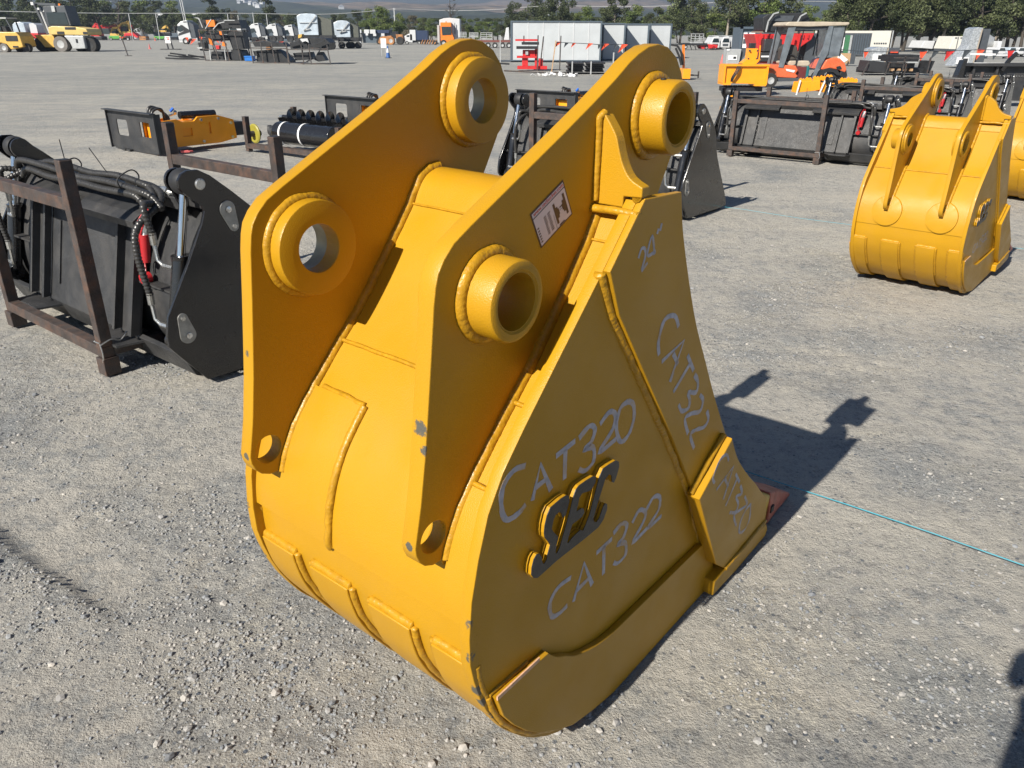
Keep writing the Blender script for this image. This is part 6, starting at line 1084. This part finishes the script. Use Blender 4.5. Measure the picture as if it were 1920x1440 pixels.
TR = [(20, -34, 'full', 'dark'), (62, -22, 'full', 'gum'), (100, -38, 'full', 'dark'), (140, -30, 'full', 'gum'), (168, -12, 'full', 'dark'), (196, -34, 'full', 'dark'), (222, -40, 'bare', 'dark'), (250, -4, 'full', 'gum'), (272, 6, 'full', 'dark'), (292, 6, 'full', 'gum'), (312, 12, 'full', 'dark'), (330, 8, 'full', 'dark'), (348, 20, 'full', 'gum'), (368, 30, 'shrub', 'green'), (404, -16, 'full', 'dark'), (392, 22, 'full', 'gum'),
      (428, 10, 'full', 'dark'), (446, 14, 'full', 'dry'), (468, 24, 'shrub', 'gum'), (488, 22, 'full', 'gum'), (508, -16, 'full', 'dark'), (530, 24, 'full', 'dry'), (552, 20, 'full', 'gum'), (574, 18, 'full', 'dark'), (600, 24, 'full', 'gum'), (626, 22, 'full', 'dark'), (648, 20, 'full', 'gum'), (668, 14, 'full', 'dark'),
      (690, 10, 'full', 'green'), (706, 4, 'full', 'green'), (726, 8, 'full', 'green'), (748, 20, 'full', 'green'), (772, 24, 'full', 'dry'), (792, 28, 'full', 'gum'), (812, 30, 'full', 'green'), (850, -22, 'bare', 'dry'), (866, 24, 'full', 'dark'), (884, 32, 'shrub', 'green'), (904, 36, 'shrub', 'green'), (926, 36, 'shrub', 'green'), (944, 30, 'shrub', 'gum'),
      (968, -4, 'full', 'dark'), (992, -24, 'full', 'gum'), (1016, 0, 'full', 'dark'), (1044, -26, 'full', 'dark'), (1066, -10, 'full', 'gum'), (1086, 16, 'full', 'green'), (1106, 4, 'full', 'green'), (1130, 6, 'full', 'gum'), (1150, -20, 'open', 'dark'), (1172, 14, 'full', 'green'), (1192, 2, 'full', 'green'), (1212, 18, 'full', 'dark'), (1232, 6, 'full', 'gum'), (1254, -22, 'full', 'green'), (1274, -26, 'full', 'gum'),
      (1296, -14, 'full', 'dark'), (1318, -4, 'full', 'gum'), (1336, 18, 'shrub', 'green'), (1360, -40, 'open', 'gum'), (1384, -20, 'full', 'dark'), (1404, -40, 'full', 'dark'), (1430, -36, 'full', 'green'), (1452, -40, 'full', 'dark'), (1474, -24, 'full', 'gum'), (1496, 18, 'shrub', 'green'), (1514, 2, 'full', 'green'), (1540, 12, 'full', 'green'), (1560, -4, 'full', 'gum'),
      (1580, -40, 'open', 'gum'), (1600, -50, 'open', 'dark'), (1622, -60, 'full', 'dark'), (1646, -55, 'full', 'gum'), (1668, -60, 'full', 'dark'), (1692, -50, 'full', 'gum'), (1714, -60, 'full', 'dark'), (1738, -55, 'full', 'gum'), (1762, -60, 'open', 'dark'), (1786, -60, 'full', 'dark'), (1812, -52, 'full', 'gum'), (1836, -60, 'full', 'dark'), (1862, -60, 'open', 'gum'), (1886, -66, 'full', 'dark'), (1912, -60, 'full', 'gum'), (1940, -60, 'full', 'dark')]
def basepy(px): return 74 if px < 560 else (76 if px < 700 else (79.5 if px < 1040 else (83 if px < 1300 else (88 if px < 1560 else 96))))
for i, (px, top, kd, lf) in enumerate(TR):
    pale = kd == 'open' or (px > 1320 and i % 3 == 0)
    tree(px, basepy(px)+(i % 3)*.5, top, kd, lf, bark_pale if pale else bark_dark, wide=1.25 if kd == 'shrub' else (1.0 if px < 1040 else 1.05), desc='bare branched tree' if kd == 'bare' else ('pale trunked gum tree' if kd == 'open' else None))
# second, farther row fills the gaps low down
random.seed(21)
for px in list(range(-30, 340, 30))+list(range(345, 1000, 21))+list(range(1030, 1560, 30))+list(range(1560, 2000, 26)):
    b_ = basepy(px); top = {0: 22, 1: 27, 2: 17}[px % 3]+(8 if 560 < px < 960 else 0)
    if px > 1560: top = -20
    if px < 340: top = -6
    tree(px, b_-2.0 if px < 1560 else b_-5, top, 'shrub' if 340 < px < 1560 else 'full', ['dark', 'gum', 'green', 'dark'][px % 4], None, 1.3)
# ================================================================ hills beyond
def hills():
    m = bpy.data.materials.new('forested_hill'); m.use_nodes = True; nt = m.node_tree; L = nt.links; b = nt.nodes['Principled BSDF']; g_ = _n(nt, 'ShaderNodeNewGeometry')
    def nz(sc, det, r_): t = _n(nt, 'ShaderNodeTexNoise'); t.inputs['Scale'].default_value = sc; t.inputs['Detail'].default_value = det; t.inputs['Roughness'].default_value = r_; L.new(g_.outputs['Position'], t.inputs['Vector']); return t.outputs['Fac']
    r = _n(nt, 'ShaderNodeValToRGB'); L.new(nz(.035, 8, .75), r.inputs[0]); e = r.color_ramp.elements; e[0].position = .34; e[0].color = (.012, .017, .010, 1); e[1].position = .68; e[1].color = (.060, .068, .035, 1)
    rb = _n(nt, 'ShaderNodeValToRGB'); L.new(nz(.03, 8, .7), rb.inputs[0]); e = rb.color_ramp.elements; e[0].position = .4; e[0].color = (.075, .062, .045, 1); e[1].position = .66; e[1].color = (.26, .19, .13, 1)
    d = _n(nt, 'ShaderNodeVectorMath', operation='DISTANCE'); L.new(g_.outputs['Position'], d.inputs[0]); c_ = hit(930, 60); d.inputs[1].default_value = (-30, 1650, 30)
    mr = _n(nt, 'ShaderNodeMapRange'); mr.inputs['From Min'].default_value = 620; mr.inputs['From Max'].default_value = 120; L.new(d.outputs['Value'], mr.inputs['Value'])
    ad = _n(nt, 'ShaderNodeMath', operation='ADD'); L.new(mr.outputs[0], ad.inputs[0]); L.new(nz(.006, 6, .65), ad.inputs[1]); th = _n(nt, 'ShaderNodeMapRange'); th.inputs['From Min'].default_value = .78; th.inputs['From Max'].default_value = 1.1; L.new(ad.outputs[0], th.inputs['Value'])
    mx = _n(nt, 'ShaderNodeMix', data_type='RGBA'); L.new(th.outputs[0], mx.inputs[0]); L.new(r.outputs[0], mx.inputs[6]); L.new(rb.outputs[0], mx.inputs[7]); L.new(mx.outputs[2], b.inputs['Base Color']); b.inputs['Roughness'].default_value = .95; b.inputs['Specular IOR Level'].default_value = 0
    h_ = MB(); NA, NR = 260, 70
    for j in range(NR+1):
        r_ = 420*(3500/420)**(j/NR)
        for i in range(NA+1):
            a = R(-56+112*i/NA); x, y = r_*math.sin(a), r_*math.cos(a)
            s_ = min(1, max(0, (r_-430)/2400)); f1 = noise.fractal(Vector((x*.0011, y*.0011, 2)), .9, 2.1, 5); f2 = noise.fractal(Vector((x*.006, y*.006, 7)), .9, 2.1, 4)
            z = -2.5+s_**1.35*(104+34*f1)+min(1, s_*8)*(7+9*f2)*(.5+s_); h_.v.append((x, y, z))
    for j in range(NR):
        for i in range(NA): k = j*(NA+1)+i; h_.f.append((k, k+1, k+NA+2, k+NA+1))
    tag(h_.build('hills', m, smooth=True), kind='structure')
    return h_
hv = hills()
def hill_z(x, y):
    r_ = math.hypot(x, y); s_ = min(1, max(0, (r_-430)/2400)); f1 = noise.fractal(Vector((x*.0011, y*.0011, 2)), .9, 2.1, 5); f2 = noise.fractal(Vector((x*.006, y*.006, 7)), .9, 2.1, 4)
    return -2.5+s_**1.35*(104+34*f1)+min(1, s_*8)*(7+9*f2)*(.5+s_)
def on_hill(px, py):
    ray = (fwv + rtv*((px-960)/F_PX) + upv*((720-py)/F_PX)).normalized(); t = 480
    while t < 3300:
        p = Vector((0, 0, CAM_H))+ray*t
        if hill_z(p.x, p.y) > p.z: return p
        t += 6
    return None
HN = [('uppermost', 455, 2), ('second', 462, 5), ('third', 470, 9), ('fourth', 478, 12), ('lower', 484, 15), ('lone', 640, 16), ('tiny', 208, 11), ('middle', 448, 7), ('right', 492, 8)]
for i, (nm, px, py) in enumerate(HN):
    p = on_hill(px, py)
    if p is None: continue
    s_ = p.length*.0032; q = thing('hill_house', ['white hillside house highest above the tall attachment rack', 'white hillside house just right of the highest one', 'wide white hillside house midway down the cluster', 'white hillside house low right in the cluster', 'white hillside house lowest in the cluster', 'lone white house on the hill above the lower silver trailer', 'small white house on the hill above the yellow excavators', 'white hillside house at the left of the cluster', 'white hillside house at the right of the cluster'][i], 'house', (p.x, p.y, hill_z(p.x, p.y)-s_*.3), i*.7, 'white houses on the far hill')
    MB().box((0, 0, s_*.5), (s_*1.8, s_, s_)).build('wall', white_p, q); MB().prism([(-s_*1.0, s_), (s_*1.0, s_), (0, s_*1.5)], -s_*.6, s_*.6).build('roof', gal, q)
# ---- haze: an even volume round everything
hz = MB().box((0, 1750, 79.5), (7900, 4400, 161)).build('haze', white_p); tag(hz, kind='stuff', label='thin blue haze of the distance')
hm = bpy.data.materials.new('haze'); hm.use_nodes = True; nt = hm.node_tree; nt.nodes.remove(nt.nodes['Principled BSDF']); pv = nt.nodes.new('ShaderNodeVolumePrincipled'); pv.inputs['Density'].default_value = .00036; pv.inputs['Color'].default_value = (.56, .69, .92, 1); pv.inputs['Anisotropy'].default_value = .2
nt.links.new(pv.outputs[0], nt.nodes['Material Output'].inputs['Volume']); hz.data.materials[0] = hm
# ================================================================ the photographer, whose shadow falls into the lower right corner
def skin(name, verts, edges, radii, m, parent, sub=2, root_i=0):
    me = bpy.data.meshes.new(name); me.from_pydata(verts, edges, []); o = bpy.data.objects.new(name, me); col.objects.link(o)
    sk = o.modifiers.new('skin', 'SKIN'); sk.use_smooth_shade = True
    for i, r_ in enumerate(radii): me.skin_vertices[0].data[i].radius = (r_, r_) if not isinstance(r_, tuple) else r_
    me.skin_vertices[0].data[root_i].use_root = True
    ss = o.modifiers.new('sub', 'SUBSURF'); ss.levels = ss.render_levels = sub
    dg = bpy.context.evaluated_depsgraph_get(); m2 = bpy.data.meshes.new_from_object(o.evaluated_get(dg)); bpy.data.objects.remove(o); m2.materials.clear(); m2.name = name
    for p in m2.polygons: p.use_smooth = True
    return finish(name, m2, m, parent)
pr = thing('person', 'person in a dark shirt and trousers photographing the bucket, seen only as a shadow', 'person', (.13, -.20, 0), 0, None, 1.08)
sk_m = mat('skin', (.42, .26, .19), .55, var=.05); shirt_m = mat('dark_shirt', (.04, .05, .08), .85); trou_m = mat('dark_trousers', (.05, .05, .055), .85); hair_m = mat('brown_hair', (.05, .03, .02), .7); shoe_m = mat('boots', (.06, .04, .03), .7)
HD = []
V = [(0, 0, .86), (0, 0, 1.02), (0, .0, 1.18), (0, -.01, 1.31), (0, .0, 1.38), (0, .015, 1.44), (0, .03, 1.50), (0, .025, 1.565),
     (.165, 0, 1.315), (.205, -.01, 1.10), (.010, .085, 1.265), (.005, .120, 1.290), (-.165, 0, 1.315), (-.185, -.01, 1.12), (-.140, .085, 1.265), (-.138, .120, 1.290),
     (.095, 0, .82), (.105, .01, .45), (.105, -.02, .08), (.11, .10, .035), (-.095, 0, .82), (-.105, .01, .45), (-.105, -.02, .08), (-.11, .10, .035)]
E_ = [(0, 1), (1, 2), (2, 3), (3, 4), (4, 5), (5, 6), (6, 7), (3, 8), (8, 9), (9, 10), (10, 11), (3, 12), (12, 13), (13, 14), (14, 15), (0, 16), (16, 17), (17, 18), (18, 19), (0, 20), (20, 21), (21, 22), (22, 23)]
RAD = [(.145, .11), (.14, .11), (.15, .115), (.14, .10), .05, (.070, .080), (.078, .092), (.062, .075), .052, .040, .027, .030, .052, .040, .027, .030, .080, .055, .035, .035, .080, .055, .035, .035]
body = skin('body', V, E_, RAD, sk_m, pr)
skin('shirt', [V[0], V[1], V[2], V[3], V[8], V[9], (.14, .05, 1.19), V[12], V[13], (-.115, .05, 1.20)], [(0, 1), (1, 2), (2, 3), (3, 4), (4, 5), (5, 6), (3, 7), (7, 8), (8, 9)], [(.165, .13), (.16, .13), (.17, .13), (.155, .11), .072, .060, .050, .072, .060, .050], shirt_m, pr)
skin('trousers', [(0, 0, .92), V[0], V[16], V[17], (.105, -.01, .14), V[20], V[21], (-.105, -.01, .14)], [(0, 1), (1, 2), (2, 3), (3, 4), (1, 5), (5, 6), (6, 7)], [(.145, .10), (.14, .10), .092, .068, .060, .092, .068, .060], trou_m, pr, root_i=1)
for s in (-1, 1): MB().prism([(-.05, 0), (.17, 0), (.18, .035), (.10, .07), (.02, .12), (-.05, .12)], s*.11-.045, s*.11+.045, 'YZ').build('boot', shoe_m, pr, bevel=.015)
hd = MB(); hd.lathe([(.0, .098), (.045, .090), (.078, .055), (.086, .01), (.080, -.045), (.0, -.05)], (0, -.004, 1.55), 'Z', 20); hd.build('hair', hair_m, pr, smooth=True)
fc = MB()
for s in (-1, 1): fc.lathe([(0, -.012), (.010, -.006), (.010, .006), (0, .012)], (s*.031, .100, 1.515), 'Y', 10)
fc.build('eyes', mat('eye_white', (.6, .6, .6), .3), pr, smooth=True)
MB().add([(0, .130, 1.478), (-.014, .106, 1.474), (.014, .106, 1.474), (0, .106, 1.515)], [(0, 1, 2), (0, 2, 3), (0, 3, 1), (1, 3, 2)]).build('nose', sk_m, pr, smooth=True)
MB().box((0, .104, 1.452), (.045, .01, .008)).build('mouth', mat('lips', (.35, .13, .11), .5), pr, bevel=.003)
for s in (-1, 1): MB().lathe([(0, -.008), (.022, -.004), (.024, .004), (0, .008)], (s*.088, .02, 1.50), 'X', 12).build('ear', sk_m, pr, smooth=True)
# hands hold the phone from both sides, each with four fingers and a thumb
for s, wx in ((1, .080), (-1, -.025)):
    hx = wx+s*.014-.0; px_ = s*.060-.02+.0
    vs = [(hx, 0.252, 1.378), (hx+s*.012, 0.272, 1.400)]; es = [(0, 1)]; rd = [.026, .024]
    for f in range(4):
        b0 = (hx+s*.014, 0.282, 1.420-.017*f); k1 = (hx+s*.004, 0.298, 1.424-.018*f); k2 = (hx-s*.020, 0.304, 1.424-.018*f); tip = (hx-s*.036, 0.300, 1.422-.018*f); o_ = len(vs); vs += [b0, k1, k2, tip]; es += [(1, o_), (o_, o_+1), (o_+1, o_+2), (o_+2, o_+3)]; rd += [.0095, .009, .008, .0065]
    o_ = len(vs); vs += [(hx-s*.004, 0.260, 1.392), (hx-s*.016, 0.256, 1.412), (hx-s*.026, 0.258, 1.430)]; es += [(1, o_), (o_, o_+1), (o_+1, o_+2)]; rd += [.011, .010, .008]
    skin('hand', [(a_-.093, b_-.115, c_-.09) for a_, b_, c_ in vs], es, rd, sk_m, pr, 1)
ph = MB().box((0, 0, 0), (.150, .008, .072)).build('phone', black_p, None, bevel=.003); ph.matrix_world = Matrix.Translation(Vector((0, 0, CAM_H))-fwv*.022+rtv*.058) @ Matrix.Rotation(-PITCH, 4, 'X')
tag(ph, 'dark phone held level in both hands at chest height by the photographer', 'phone')
